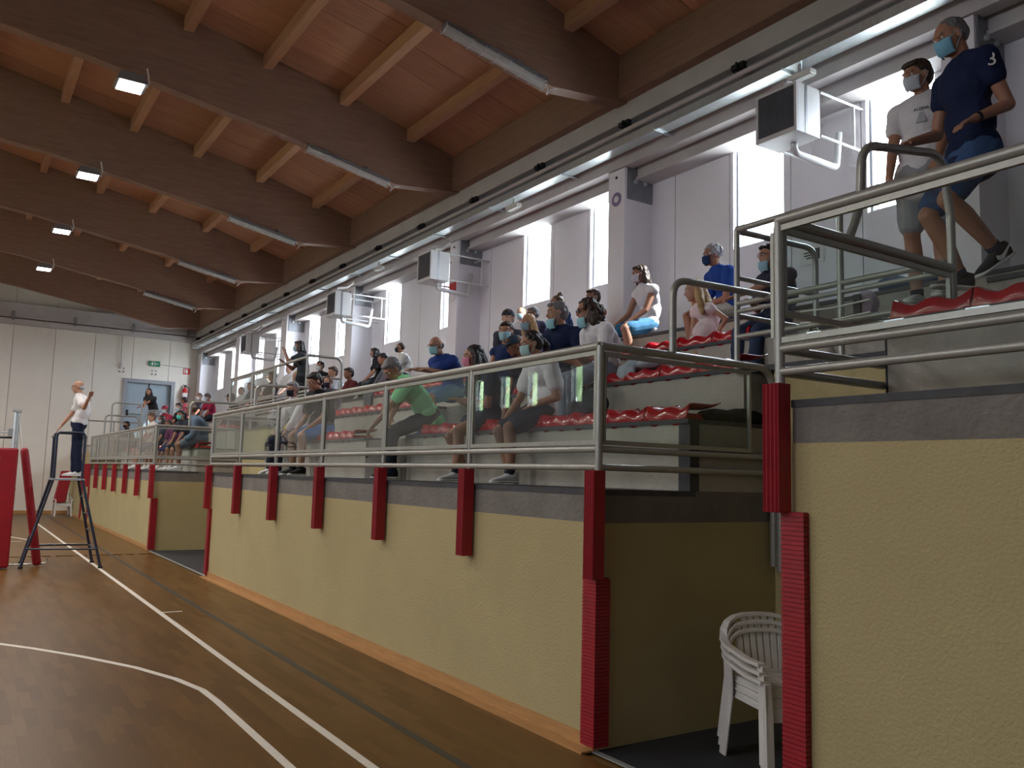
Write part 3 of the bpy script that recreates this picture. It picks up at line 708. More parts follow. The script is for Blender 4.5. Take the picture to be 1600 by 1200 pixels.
# ------------------------------------------------------------------ far end wall furniture
d = empty('door_1', (DX0, YB - .02, DZ0), kind='structure')
W_ = DX1 - DX0; H_ = DZ1 - DZ0
MB().box(-.12, 0, -.04, .16, 0, H_ + .13).box(W_, W_ + .12, -.04, .16, 0, H_ + .13).box(0, W_, -.04, .16, H_, H_ + .13).build('door_frame', M['frame_grey'], d)
MB().box(0, W_ / 2 - .004, .10, .15, 0, H_).build('door_leaf', M['door_grey'], d)
MB().box(W_ / 2 + .004, W_, .10, .15, 0, H_).build('door_leaf', M['door_grey'], d)
MB().box(W_ / 2 - .02, W_ / 2 + .02, .09, .1, 1.3, H_).build('door_gap_strip', M['black'], d)
for a in (.08, W_ / 2 + .08):
    h = MB().tube([(a, .05, 1.0), (a + .55, .05, 1.0)], .022, 8).build('push_bar', M['galv'], d)
    MB().box(a - .04, a + .02, .03, .1, .9, 1.1).build('bar_mount', M['black'], h)
for x in (4.55, 4.68, 5.6, 5.73):
    tag(MB().tube([(x, YB - .03, 4.86), (x, YB, 4.86)], .03, 8).tube([(x, YB - .03, 4.98), (x, YB, 4.98)], .025, 8).build('wall_bolt', M['steel']), 'pair of dark bolt plates above the door, %s' % {4.55: 'leftmost by the hanging cable', 4.68: 'second from the hanging cable', 5.6: 'under the exit sign', 5.73: 'rightmost, under the exit sign edge'}[x], 'bolt', 'bolts above the door')
t = empty('exit_sign', (5.48, YB - .06, 5.14), label='green emergency exit sign on the end wall above the door', cat='sign')
MB().box(0, .36, -.02, .05, 0, .18).build('sign_box', M['green_sign'], t, bevel=.004)
mb = MB().box(.08, .12, -.024, -.02, .03, .15).box(.06, .14, -.024, -.02, .06, .09).box(.17, .19, -.024, -.02, .03, .15).box(.22, .31, -.024, -.02, .08, .10)
mb.prism([(.22, .06), (.20, .09), (.22, .12)], -.024, -.02, 'Y'); mb.build('pictogram', M['white'], t)
tag(MB().tube([(5.84, YB - .01, 5.22), (6.9, YB - .01, 5.18)], .012, 6).build('conduit', M['girder']), 'thin grey conduit running right from the exit sign', 'conduit')
t = empty('fire_extinguisher', (6.72, YB - .12, 3.95), label='red fire extinguisher hanging on the end wall right of the door', cat='fire extinguisher')
MB().tube([(0, 0, .0), (0, 0, .03), (0, 0, .42), (0, 0, .48), (0, 0, .52)], [.08, .085, .085, .06, .025], 14).build('cylinder', M['red'], t, smooth=True)
MB().tube([(0, 0, .52), (0, 0, .58)], .025, 8).box(-.07, .05, -.015, .015, .58, .61).box(-.05, .08, -.015, .015, .54, .56).build('valve', M['black'], t)
MB().tube(bend([(.03, 0, .56), (.14, -.02, .5), (.10, -.05, .15)], .05), .012, 6).build('hose', M['black'], t)
MB().box(-.086, .086, -.087, -.05, .18, .32).build('sticker', M['white'], t)
t = empty('fire_sign', (6.64, YB - .012, 4.95), label='small red and white extinguisher sign on the end wall', cat='sign')
MB().box(0, .24, 0, .01, 0, .24).build('plate', M['red'], t)
mb = MB().box(.09, .15, -.003, 0, .04, .16).box(.10, .13, -.003, 0, .17, .2); mb.box(.02, .06, -.003, 0, .04, .2).build('pictogram', M['white'], t)
tag(MB().tube([(4.55, YB - .05, 6.15), (4.56, YB - .05, 5.45), (4.58, YB - .05, 5.12)], .014, 6).box(4.54, 4.60, YB - .08, YB - .03, 5.0, 5.16).build('hanging_cable', M['girder']), 'short cable hanging down the end wall from the beam', 'cable')
# column stickers
t = empty('round_sign', (7.117, 8.49, 5.32), label='round purple emblem sticker on the tall column', cat='sticker')
MB().tube([(-.004, 0, 0), (.002, 0, 0)], .095, 28).build('ring', mat('sticker_purple', (.22, .18, .34), .5), t); MB().tube([(-.007, 0, 0), (.0, 0, 0)], .045, 20).build('centre', M['white'], t)
tag(MB().box(7.105, 7.118, 12.80, 13.02, 4.82, 4.98).build('red_notice', M['red']), 'small red notice on the column behind the second heater', 'sign')
tag(MB().box(7.108, 7.118, 12.84, 12.98, 4.66, 4.76).build('white_notice', M['white']), 'small white notice below the red one on the column', 'sign')
# ------------------------------------------------------------------ net post, pads, net top
t = empty('net_post', (.78, 15.3, 0), label='silver volleyball net post with white strap behind the red pad', cat='net post')
MB().tube([(0, 0, 0), (0, 0, 2.42)], .045, 14).build('post', M['galv'], t, auto=True)
MB().box(-.06, .06, -.06, .06, 2.40, 2.44).build('cap', M['galv'], t)
MB().tube([(.02, 0, 2.34), (.11, 0, 1.85)], .016, 6).build('strap', M['white'], t)
MB().tube([(-.5, 0, 2.08), (-.05, 0, 2.08)], .01, 6).box(-.1, -.04, -.03, .03, 2.02, 2.14).build('winch', M['galv'], t)
t2 = empty('net_band', (-.4, 15.3, 2.0), label='black top cord of the volleyball net at the left edge', cat='net')
MB().tube([(-4, 0, 0), (1.2, 0, .0)], .016, 6).build('cord', M['black'], t2)
t = empty('post_cover', (.70, 15.3, 0), label='large red padded cover around the volleyball post', cat='foam pad')
MB().box(-.16, .14, -.12, .12, .02, 1.84).build('cover', M['foam'], t, bevel=.03)
MB().box(.141, .146, -.1, .1, .5, .52).box(.141, .146, -.1, .1, 1.2, 1.22).build('seam', M['black'], t)
MB().box(-.165, -.1, -.13, -.12, 1.2, 1.7).build('label_patch', M['white'], t)
t = empty('brace_cover', (1.24, 15.55, 0), label='slanting red padded strut beside the net post', cat='foam pad')
MB().cap((.0, 0, .07), (-.30, 0, 1.80), .065, .06, 14).build('cover', M['foam'], t, smooth=True)
MB().tube([(-.9, 0, .03), (.12, 0, .03)], .012, 6).tube(bend([(.05, 0, .03), (.16, 0, .05), (.14, 0, .12)], .02), .012, 6).build('base_rod', M['galv'], t)
# ------------------------------------------------------------------ referee stand
t = empty('referee_stand', (1.55, 15.4, 0), label='tall dark blue tubular referee stand under the standing official', cat='referee stand')
NT = M['navy_tube']
for i, (x0, x1, y) in enumerate([(-.55, -.20, -.16), (.53, .20, -.38), (-.50, -.20, .50), (.52, .20, .36)]):
    MB().tube([(x0, y * 1.2, .03), (x1, y * .7, 1.37)], .022, 10).build('leg', NT, t, auto=True)
    MB().tube([(x0, y * 1.2, 0), (x0, y * 1.2, .03)], .035, 10).build('foot', M['black'], t)
for y in (-.22, .24):
    MB().tube(bend([(-.20, y, 1.37), (-.235 + .03, y, 2.12), (.20, y, 2.12), (.20, y, 1.37)], .08), .02, 10).build('upper_frame', NT, t, auto=True)
for x in (-.23, .215): MB().tube([(x, -.22, 2.05), (x, .24, 2.05)], .014, 8).build('cross_bar', NT, t)
MB().box(-.24, .24, -.26, .3, 1.36, 1.39).build('platform', M['frame_grey'], t, bevel=.004)
MB().tube([(-.50, -.2, .30), (.46, -.44, .30)], .016, 8).build('tie_bar', NT, t); MB().tube([(-.46, .54, .30), (.48, .4, .30)], .016, 8).build('tie_bar', NT, t)
for k in range(1, 5):
    q = k / 5; MB().tube([(.53 - .33 * q, -.44 + .17 * q, .03 + 1.34 * q), (.52 - .32 * q, .43 - .2 * q, .03 + 1.34 * q)], .014, 8).build('rung', NT, t)
# far corner: plastic chair with red pad, block with pad
plastic_chair((3.02, 30.6), .05, 'white plastic chair under a red pad by the far wall', 0, .9)
t = empty('folded_pad', (3.0, 30.62, .42), label='red foam pad standing upright on the far plastic chair', cat='foam pad')
MB().obox((-.0, 0, .5), (.17, 0, 0), (0, .08, 0), (.08, 0, .5)).build('pad', M['foam'], t, bevel=.03)
for i, y in enumerate((27.5, 28.6)):
    foam_pad(3.262, y, 1.01, 1.655, 'red foam pad beyond the farthest stand, %s' % ['nearer one', 'one next to the far corner guard'][i], 'red pads beyond the farthest stand')
corner_guard(28.4, 1, 1.2, 'ribbed red guard on the low wall near the far plastic chair')
# low railings and hoops of the far landing
for j, (x0, x1, z0, z1, lb) in enumerate([(3.75, 4.55, 2.9, 3.45, 'high grey hoop rail in front of the far double door'), (3.60, 4.50, 2.5, 3.08, 'lower grey hoop rail left of the far double door'), (4.75, 5.2, 2.6, 3.3, 'small hoop rail under the leaning woman by the door')]):
    hoop('handrail', [(x0, 27.0 + .1 * j, 2.0), (x0, 27.0 + .1 * j, z1), (x1, 27.0 + .1 * j, z1), (x1, 27.0 + .1 * j, 2.0)], lb)
t = empty('railing', (3.2, 28.2, 2.0), label='grey end railing behind the referee at the far landing', cat='railing')
for z in (.95, .2): MB().tube([(0, 0, z), (1.6, 0, z)], .024, 8).build('bar', M['rail'], t)
for x in (0, .8, 1.6): MB().tube([(x, 0, 0), (x, 0, .95)], .022, 8).build('post', M['rail'], t)
#PART3
# ------------------------------------------------------------------ people
SK = [mat('skin_tone_%d' % i, c, .5, spec=.35, sss=.08, noise_amt=.05, nscale=20) for i, c in enumerate([(.46, .25, .17), (.36, .185, .12), (.27, .13, .085), (.54, .33, .25)])]
HM = {k: mat('hair_' + k, c, .5, spec=.4, noise_amt=.3, nscale=14, stretch=(3, 3, .7)) for k, c in dict(black=(.018, .014, .014), dark=(.045, .028, .02), brown=(.10, .055, .03), blonde=(.42, .28, .13), grey=(.16, .155, .16), silver=(.34, .35, .38)).items()}
CM = {}
def cloth(c):
    c = tuple(c)
    if c not in CM:
        CM[c] = mat('fabric_%d' % len(CM), c, .85, spec=.2, noise_amt=.07, nscale=9, bump=.25, bscale=18)
    return CM[c]
PENDING = []
def queue(mb, name, m, parent, vox, wob=0, wfreq=9, smooth=2):
    me = mb.mesh(name, m, True); o = bpy.data.objects.new(name, me); C.objects.link(o); o.parent = parent
    r = o.modifiers.new('r', 'REMESH'); r.mode = 'VOXEL'; r.voxel_size = vox; r.use_smooth_shade = True
    sm = o.modifiers.new('s', 'SMOOTH'); sm.factor = .5; sm.iterations = smooth
    PENDING.append((o, wob, wfreq)); return o
def flush():
    dg = bpy.context.evaluated_depsgraph_get(); dg.update()
    for o, wob, wf in PENDING:
        me = bpy.data.meshes.new_from_object(o.evaluated_get(dg)); old = o.data
        o.modifiers.clear(); o.data = me; bpy.data.meshes.remove(old)
        if wob:
            me.update(); cs = [v.co.copy() for v in me.vertices]; ns = [v.normal.copy() for v in me.vertices]; sh = 1.0
            for v, c_, n_ in zip(me.vertices, cs, ns):
                q = noise.noise(Vector((c_.x * wf, c_.y * wf, c_.z * wf * .8)))
                v.co = c_ + n_ * wob * (1 - abs(q) * 3.0)
        me.shade_smooth()
    PENDING.clear()
def ik(a, b, l1, l2, pole):
    d = b - a; L = max(d.length, .02); mx = (l1 + l2) * .999
    if L > mx: b = a + d * (mx / L); d = b - a; L = mx
    L = max(L, abs(l1 - l2) + .01)
    ca = (l1 * l1 + L * L - l2 * l2) / (2 * l1 * L); ca = max(-1, min(1, ca)); h = l1 * math.sqrt(1 - ca * ca)
    u = d.normalized(); p = (pole - u * pole.dot(u))
    p = p.normalized() if p.length > 1e-4 else Vector((0, 0, 1))
    return a + u * l1 * ca + p * h, b
def loft(mb, rings, n=14):   # rings of (center, a-axis vec, b-axis vec, squareness)
    vs = []
    for c, a, b in rings:
        for j in range(n):
            t = 2 * PI * j / n; cs, sn = math.cos(t), math.sin(t)
            e = .75; vs.append(c + a * math.copysign(abs(cs) ** e, cs) + b * math.copysign(abs(sn) ** e, sn))
    fs = [(i * n + j, i * n + (j + 1) % n, (i + 1) * n + (j + 1) % n, (i + 1) * n + j) for i in range(len(rings) - 1) for j in range(n)]
    fs += [tuple(range(n))[::-1], tuple((len(rings) - 1) * n + j for j in range(n))]
    return mb.add(vs, fs)
def person(label, hip, head, yaw=170, s=1.0, hyaw=None, hpitch=5, hands=('knee', 'knee'), feet=None, floor=None, knees=None, det=1,
           shirt=(.5, .5, .5), sleeve=.45, hem=.10, bottom=('short', (.1, .1, .15)), hair=('short', 'dark'), mask=None, skin=1, shoe=(.7, .7, .7), sole=(.75, .75, .73),
           glasses=None, roll=0, elbow=None, group=None, cap=None, collar=None, kneesep=.11, watch=None, extra=None, chest_off=0.0):
    hip = Vector(hip); head = Vector(head); base = Vector((hip.x, hip.y, floor if floor is not None else hip.z - .5))
    T = empty('person', base, label=label, cat='person', group=group)
    hip = hip - base; head = head - base
    y = math.radians(yaw); F = Vector((math.cos(y), math.sin(y), 0)); L = Vector((-math.sin(y), math.cos(y), 0)); U = Vector((0, 0, 1))
    hy = math.radians(hyaw if hyaw is not None else yaw); hp = math.radians(hpitch)
    HF = Vector((math.cos(hy) * math.cos(hp), math.sin(hy) * math.cos(hp), -math.sin(hp))); HL = Vector((-math.sin(hy), math.cos(hy), 0)); HU = HF.cross(HL)
    if roll:
        q = Matrix.Rotation(math.radians(roll), 3, HF); HL = q @ HL; HU = q @ HU
    k = s
    hs = (.75 + .25 * min(1, s)) if s < .85 else s * .97          # children keep larger heads
    sk = SK[skin]
    neck = head - HU * .115 * hs - HF * .03 * hs
    lean = (head - hip); lean = lean.normalized()
    nb = neck - (lean * .55 + U * .45).normalized() * .06 * hs
    # bent spine: hip - mid - neck base
    sl = .50 * k; D = (nb - hip).length
    bend_ = math.sqrt(max(0, (sl / 2) ** 2 - (min(D, sl) / 2) ** 2)) if D < sl else 0
    sp = (nb - hip).normalized(); back = (-F - sp * (-F).dot(sp)).normalized()
    mid = (hip + nb) / 2 + back * min(bend_, .12) + F * chest_off
    upd = (nb - mid).normalized(); cd = (upd.cross(L)).normalized() * -1
    cd = L.cross(upd).normalized()      # chest forward
    chest = nb - upd * .13 * k - cd * .0
    shw = .172 * k
    shl = nb - upd * .055 * k + L * shw; shr = nb - upd * .055 * k - L * shw
    lo = (mid - hip).normalized(); hf = L.cross(lo).normalized()
    R3 = lambda a, b, c: Matrix((a, b, c)).transposed()
    def torso(mb, g):
        mb.ell(chest, (.112 * k + g, .160 * k + g, .17 * k + g), R3(cd, L, upd), 16, 12)
        mb.ell((mid + hip) / 2 + lo * .04 * k, (.105 * k + g, .145 * k + g, .17 * k + g), R3(hf, L, lo), 16, 12)
        mb.ell(hip + lo * .02, (.115 * k + g, .162 * k + g, .12 * k + g), R3(hf, L, lo), 16, 12)
        mb.cap(shl, shr, .062 * k + g, .062 * k + g); 
        mb.cap(nb + upd * .02 * k, shl - upd * .0, .045 * k + g, .05 * k + g); mb.cap(nb + upd * .02 * k, shr, .045 * k + g, .05 * k + g)
        mb.cap(chest, mid, .11 * k + g, .10 * k + g)
    # legs
    tl, cl = .425 * k, .41 * k
    hl = hip + L * .088 * k; hr = hip - L * .088 * k
    feet = feet or ((.40, .11), (.36, -.11)); legs = []
    for i, (h_, ft) in enumerate(((hl, feet[0]), (hr, feet[1]))):
        if len(ft) == 2: fp = hip + F * ft[0] * k + L * ft[1]; fp.z = .075 * k; 
        else: fp = Vector(ft) - base
        pole = F + U * .9 if knees is None else (Vector(knees[i]) - base - (h_ + fp) / 2)
        kn, fp = ik(h_, fp, tl, cl, pole); legs.append((h_, kn, fp))
    arms = []
    ul, fl_ = .285 * k, .25 * k
    for i, (sh_, hd) in enumerate(((shl, hands[0]), (shr, hands[1]))):
        sg = 1 if i == 0 else -1
        if hd == 'knee': tg = legs[i][1] + (legs[i][0] - legs[i][1]).normalized() * .07 * k + U * .075 * k
        elif hd == 'thigh': tg = legs[i][1] * .45 + legs[i][0] * .55 + U * .10 * k
        elif hd == 'lap': tg = hip + F * .30 * k + U * .12 * k + L * sg * .03
        elif hd == 'side': tg = sh_ - U * .52 * k + F * .02 + L * sg * .05
        elif hd == 'seat': tg = hip - U * .08 * k + L * sg * .25 * k - F * .02
        elif hd == 'chin': tg = head + HF * .10 - HU * .10 + HL * sg * .05
        else: tg = Vector(hd) - base
        pole = (-F * .6 - U * .8 + L * sg * .5) if not elbow or elbow[i] is None else Vector(elbow[i]) - base - (sh_ + tg) / 2
        el_, wr_ = ik(sh_, tg, ul, fl_, pole); arms.append((sh_, el_, wr_, sg, hd))
    mb = MB(); torso(mb, -.006)
    mb.cap(nb - upd * .03, head - HU * .05 * hs - HF * .02 * hs, .055 * hs, .05 * hs)
    HM3 = R3(HF, HL, HU)
    P = lambda f, l, u: head + (HF * f + HL * l + HU * u) * hs
    mb.ell(P(-.008, 0, .022), (.095 * hs, .074 * hs, .088 * hs), HM3, 18, 14)
    mb.ell(P(.022, 0, -.035), (.066 * hs, .056 * hs, .078 * hs), HM3, 16, 12)
    mb.ell(P(.062, 0, -.088), (.022 * hs, .026 * hs, .020 * hs), HM3, 10, 8)      # chin
    mb.cap(P(.086, 0, .008), P(.102, 0, -.026), .010 * hs, .0145 * hs, 8)           # nose
    mb.ell(P(.078, 0, .030), (.02 * hs, .05 * hs, .012 * hs), HM3, 12, 6)           # brow
    mb.ell(P(.084, 0, -.053), (.012 * hs, .026 * hs, .011 * hs), HM3, 10, 6)        # lips
    for sg in (1, -1):
        mb.ell(P(-.005, sg * .077, -.008), (.018 * hs, .010 * hs, .031 * hs), HM3, 10, 8)
    for (a, b, c_) in legs:
        mb.cap(a, b, .078 * k, .054 * k); m_ = b + (c_ - b) * .3 - F * .012 * k
        mb.cap(b, m_, .052 * k, .055 * k); mb.cap(m_, c_, .055 * k, .034 * k)
    for (a, b, c_, sg, hd) in arms:
        mb.cap(a, b, .046 * k, .037 * k); mb.cap(b, c_, .038 * k, .025 * k)
        hd_ = (c_ - b).normalized()
        if hd in ('knee', 'thigh'): hd_ = (hd_ * .4 + (legs[0 if sg > 0 else 1][1] - legs[0 if sg > 0 else 1][0]).normalized() * .8 - U * .15).normalized()
        sd = hd_.cross(U); sd = sd.normalized() if sd.length > .1 else F.copy(); nn = sd.cross(hd_).normalized()
        if hd in ('side',) : sd = F.copy(); nn = L * sg
        pc = c_ + hd_ * .045 * k
        mb.ell(pc, (.046 * k, .036 * k, .016 * k), R3(hd_, sd, nn), 10, 8)
        if det >= 1:
            for j, (o_, ln) in enumerate([(-.028, .062), (-.0095, .075), (.0095, .072), (.028, .058)]):
                a0 = c_ + hd_ * .078 * k + sd * o_ * k; a1 = a0 + (hd_ - nn * .15 + sd * o_ * 3).normalized() * ln * .55 * k; a2 = a1 + (hd_ - nn * .75).normalized() * ln * .5 * k
                rf = .0088 * k if det > 1 else .010 * k
                mb.cap(a0, a1, rf, rf * .95, 8); mb.cap(a1, a2, rf * .95, rf * .8, 8)
            ts = -1 if (sd.dot(L) * sg > 0) else 1
            mb.cap(c_ + hd_ * .02 * k + sd * ts * .025 * k, c_ + hd_ * .065 * k + sd * ts * .052 * k - nn * .01, .0125 * k, .009 * k, 8)
    vb = {0: .017, 1: .0115, 2: .0075}[det]
    queue(mb, 'body', sk, T, vb)
    # top
    if shirt is not None:
        g = .013 if det else .018
        mb = MB(); torso(mb, g)
        mb.ell(hip - lo * (hem - .06) * k, (.125 * k + g, .168 * k + g, .10 * k + g), R3(hf, L, lo), 16, 10)
        if sleeve > 0:
            for (a, b, c_, sg, hd) in arms:
                if sleeve <= 1: mb.cap(a, a + (b - a) * sleeve, .058 * k + g, .055 * k + g)
                else: mb.cap(a, b, .054 * k + g, .044 * k + g); mb.cap(b, b + (c_ - b) * (sleeve - 1), .044 * k + g, .034 * k + g)
        so = queue(mb, 'shirt', cloth(shirt), T, vb * 1.15, .0055 if det else .004, 7)
        if collar: MB().tube([nb + upd * .035 * k + (cd * math.cos(t) * .062 + L * math.sin(t) * .066) * k + upd * (-.012 * math.cos(t)) * k for t in [2 * PI * q / 16 for q in range(17)]], .010, 6, cap=False).build('collar', cloth(collar), T, smooth=True)
    kind_, colr = bottom
    mb = MB(); g = .012 if det else .017
    if kind_ == 'skirt':
        for (a, b, c_) in legs: mb.cap(a, a + (b - a) * .75, .09 * k + g, .085 * k + g)
    for (a, b, c_) in legs:
        if kind_ == 'short': mb.cap(a, a + (b - a) * .80, .084 * k + g, .072 * k + g)
        elif kind_ == 'mini': mb.cap(a, a + (b - a) * .42, .084 * k + g, .082 * k + g)
        elif kind_ == 'pants':
            mb.cap(a, b, .084 * k + g, .060 * k + g); mb.cap(b, c_ + (b - c_) * .06, .060 * k + g, .046 * k + g)
    mb.ell(hip + lo * .0, (.120 * k + g, .165 * k + g, .115 * k + g), R3(hf, L, lo), 16, 10)
    queue(mb, {'short': 'shorts', 'mini': 'shorts', 'pants': 'trousers', 'skirt': 'skirt'}[kind_], cloth(colr), T, vb * 1.15, .005 if det else .003, 8)
    # shoes
    for i, (a, b, c_) in enumerate(legs):
        fd = F.copy(); up_ = U.copy()
        if extra and 'foot%d' % i in extra: fd = Vector(extra['foot%d' % i]).normalized(); up_ = L.cross(fd).normalized() * -1; up_ = fd.cross(L).normalized() if fd.cross(L).z > 0 else L.cross(fd).normalized()
        sdv = up_.cross(fd).normalized(); a0 = c_ - up_ * .065 * k
        mb = MB(); rg = []
        for (x, wd, h0, h1) in [(-.068, .022, .018, .07), (-.058, .034, .012, .10), (-.02, .038, .012, .105), (.03, .038, .012, .088), (.08, .043, .012, .062), (.13, .045, .012, .048), (.165, .038, .014, .036), (.182, .02, .018, .026)]:
            rg.append((a0 + fd * x * k + up_ * (h0 + h1) / 2 * k, sdv * wd * k, up_ * (h1 - h0) / 2 * k))
        loft(mb, rg); so = mb.build('shoe', cloth(shoe), T, smooth=True)
        mb = MB(); rg = []
        for (x, wd) in [(-.074, .026), (-.06, .038), (0, .041), (.08, .047), (.13, .049), (.17, .04), (.19, .022)]:
            rg.append((a0 + fd * x * k + up_ * .010 * k, sdv * wd * k, up_ * .011 * k))
        loft(mb, rg); mb.build('sole', cloth(sole), so, smooth=True)
        if kind_ != 'pants': MB().tube([c_ + (b - c_) * .02, c_ + (b - c_) * .13], .040 * k, 12, r1=.043 * k).build('sock', cloth(shoe if det < 2 else (.02, .022, .04)), T, smooth=True)
        if extra and 'swoosh' in extra and i == 0:
            sgn = 1; pl = [(.06, .035), (.045, .022), (.02, .024), (-.06, .072), (.015, .045), (.035, .045), (.05, .055), (.056, .05)]
            q0 = a0 + L * .046 * k
            vs = [q0 + fd * x * k + up_ * z * k for x, z in pl] + [q0 - L * .02 + fd * x * k + up_ * z * k for x, z in pl]; n = len(pl)
            MB().add(vs, [tuple(range(n)), tuple(range(n, 2 * n))[::-1]] + [(j, (j + 1) % n, n + (j + 1) % n, n + j) for j in range(n)]).build('curved_tick_mark', M['white'], so)
    # hair
    ht, hc = hair
    if ht != 'bald':
        mb = MB(); hv = .010 if det < 2 else .007
        if det == 0: hv = .013
        if ht in ('short', 'pony', 'long', 'curly', 'bun', 'bob', 'fringe'):
            mb.ell(P(-.024, 0, .042), (.092 * hs, .083 * hs, .080 * hs), HM3, 16, 12)
            mb.ell(P(-.048, 0, .005), (.068 * hs, .078 * hs, .085 * hs), HM3, 16, 12)
        if ht == 'fringe' or ht == 'bob' or ht == 'short': mb.ell(P(.045, 0, .082), (.045 * hs, .06 * hs, .022 * hs), HM3, 12, 8)
        if ht == 'crop': mb.ell(P(-.022, 0, .040), (.088 * hs, .078 * hs, .078 * hs), HM3, 16, 12); mb.ell(P(-.045, 0, .012), (.066 * hs, .076 * hs, .07 * hs), HM3, 14, 10)
        if ht == 'rim': mb.ell(P(-.05, 0, -.005), (.055 * hs, .079 * hs, .05 * hs), HM3, 14, 10)
        if ht == 'long':
            for sg in (1, -1):
                mb.cap(P(-.02, sg * .06, .03), P(-.02, sg * .085, -.10), .038 * hs, .045 * hs); mb.cap(P(-.02, sg * .085, -.10), P(-.03, sg * .085, -.24), .045 * hs, .03 * hs)
            mb.cap(P(-.06, 0, .0), P(-.10, 0, -.16), .07 * hs, .075 * hs); mb.cap(P(-.10, 0, -.16), P(-.12, 0, -.30), .075 * hs, .045 * hs)
        if ht == 'bob' or ht == 'curly':
            for sg in (1, -1): mb.cap(P(-.03, sg * .065, .02), P(-.03, sg * .085, -.09 if ht == 'bob' else -.12), .035 * hs, .048 * hs)
            mb.cap(P(-.06, 0, .0), P(-.085, 0, -.12), .07 * hs, .065 * hs)
        if ht == 'curlshort' or ht == 'curly':
            rn = random.Random(len(label))
            for q in range(70):
                th = rn.uniform(0, 2 * PI); ph = rn.uniform(-.35, 1.5)
                p = (-.022 + .092 * math.cos(ph) * math.cos(th), .086 * math.cos(ph) * math.sin(th), .03 + .088 * math.sin(ph))
                if p[0] > .045 and p[2] < .07: continue
                mb.ell(P(*p), (rn.uniform(.014, .024) * hs,) * 3, None, 8, 6)
            mb.ell(P(-.026, 0, .035), (.09 * hs, .08 * hs, .083 * hs), HM3, 14, 10)
            if ht == 'curly':
                for q in range(60):
                    th = rn.uniform(PI * .38, PI * 1.62); zz = rn.uniform(-.20, .03)
                    mb.ell(P(-.04 + .105 * math.cos(th), .115 * math.sin(th), zz), (rn.uniform(.018, .03) * hs,) * 3, None, 8, 6)
        if ht == 'pony': mb.cap(P(-.10, 0, .03), P(-.15, 0, -.03), .03 * hs, .035 * hs); mb.cap(P(-.15, 0, -.03), P(-.13, 0, -.20), .035 * hs, .015 * hs)
        if ht == 'bun': mb.ell(P(-.07, 0, .125), (.045 * hs,) * 3, None, 12, 8)
        queue(mb, 'hair', HM[hc], T, hv, .0055 if ht in ('long', 'bob', 'pony', 'short') else .003, 26, 1)
    if cap:
        mb = MB(); vs = []; fs = []
        for i in range(6):
            ph = PI / 2 * i / 5
            for j in range(16):
                th = 2 * PI * j / 16; vs.append(P(-.012 + .106 * math.cos(ph) * math.cos(th), .088 * math.cos(ph) * math.sin(th), .035 + .095 * math.sin(ph)))
        fs = [(i * 16 + j, i * 16 + (j + 1) % 16, (i + 1) * 16 + (j + 1) % 16, (i + 1) * 16 + j) for i in range(5) for j in range(16)]
        mb.add(vs, fs); co_ = mb.build('cap', cloth(cap), T, smooth=True)
        mb = MB(); loft(mb, [(P(.07, 0, .05), HL * .07 * hs, HU * .005 * hs), (P(.13, 0, .045), HL * .06 * hs, HU * .004 * hs), (P(.155, 0, .035), HL * .03 * hs, HU * .003 * hs)], 12); mb.build('visor', cloth(cap), co_, smooth=True)
    # eyes
    if det >= 1 and not (hair[0] == 'x'):
        for sg in (1, -1):
            e = MB().ell(P(.077, sg * .031, .008), (.010 * hs,) * 3, None, 10, 8).build('eye', M['white'], T, smooth=True)
            MB().ell(P(.0855, sg * .031, .007), (.0035 * hs, .005 * hs, .005 * hs), HM3, 8, 6).build('iris', M['black'], e, smooth=True)
            MB().cap(P(.090, sg * .018, .030), P(.078, sg * .046, .032), .0035 * hs, .003 * hs, 6).build('eyebrow', HM[hc if ht != 'bald' else 'grey'], T, smooth=True)
    if mask:
        mc = mask[0]; dz = {'on': 0, 'chin': -.058, 'nose': -.012}[mask[1]]; mb = MB(); nu, nv = 14, 8; vs = []
        for j in range(nv + 1):
            for i in range(nu + 1):
                az = math.radians(-64 + 128 * i / nu); v = j / nv; u_ = -.006 - .094 * v
                rr = .086 + .010 * math.sin(v * PI) - (.010 if v > .8 else 0) + .0025 * math.sin(v * PI * 6)
                bulge = .012 * math.exp(-(az * 2.6) ** 2) * (1 - v * .5)
                vs.append(P(.012 + (rr + bulge) * math.cos(az) * (1 if abs(az) < 1 else 1), .076 * math.sin(az) * (1 - .22 * v), u_ + dz))
        mb.add(vs, [(j * (nu + 1) + i, j * (nu + 1) + i + 1, (j + 1) * (nu + 1) + i + 1, (j + 1) * (nu + 1) + i) for j in range(nv) for i in range(nu)])
        mo = mb.build('face_mask', cloth(mc), T, smooth=True); sd_ = mo.modifiers.new('t', 'SOLIDIFY'); sd_.thickness = .003
        for sg in (1, -1):
            MB().tube([P(.048, sg * .070, -.010 + dz), P(.01, sg * .084, .012), P(-.015, sg * .088, .0), P(.005, sg * .083, -.03), P(.04, sg * .060, -.085 + dz)], .0018, 5).build('ear_loop', cloth(mc), T)
    if glasses:
        for sg in (1, -1):
            pts = [P(.096, sg * .032 + .022 * math.cos(t), .006 + .017 * math.sin(t)) for t in [2 * PI * q / 12 for q in range(13)]]
            go = MB().tube(pts, .002 * hs, 5, cap=False).tube([P(.094, sg * .054, .012), P(.0, sg * .084, .012)], .002, 5).build('glasses', M['black'], T)
            MB().ell(P(.096, sg * .032, .006), (.0012, .020 * hs, .015 * hs), HM3, 10, 6).build('lens', M['pane'] if glasses == 'clear' else M['black'], go)
    if watch:
        a, b, c_, sg, hd = arms[watch[0]]; w0 = c_ + (b - c_) * .07; w1 = c_ + (b - c_) * .14
        MB().tube([w0, w1], .031 * k, 14).build('watch', M['black'], T, auto=True)
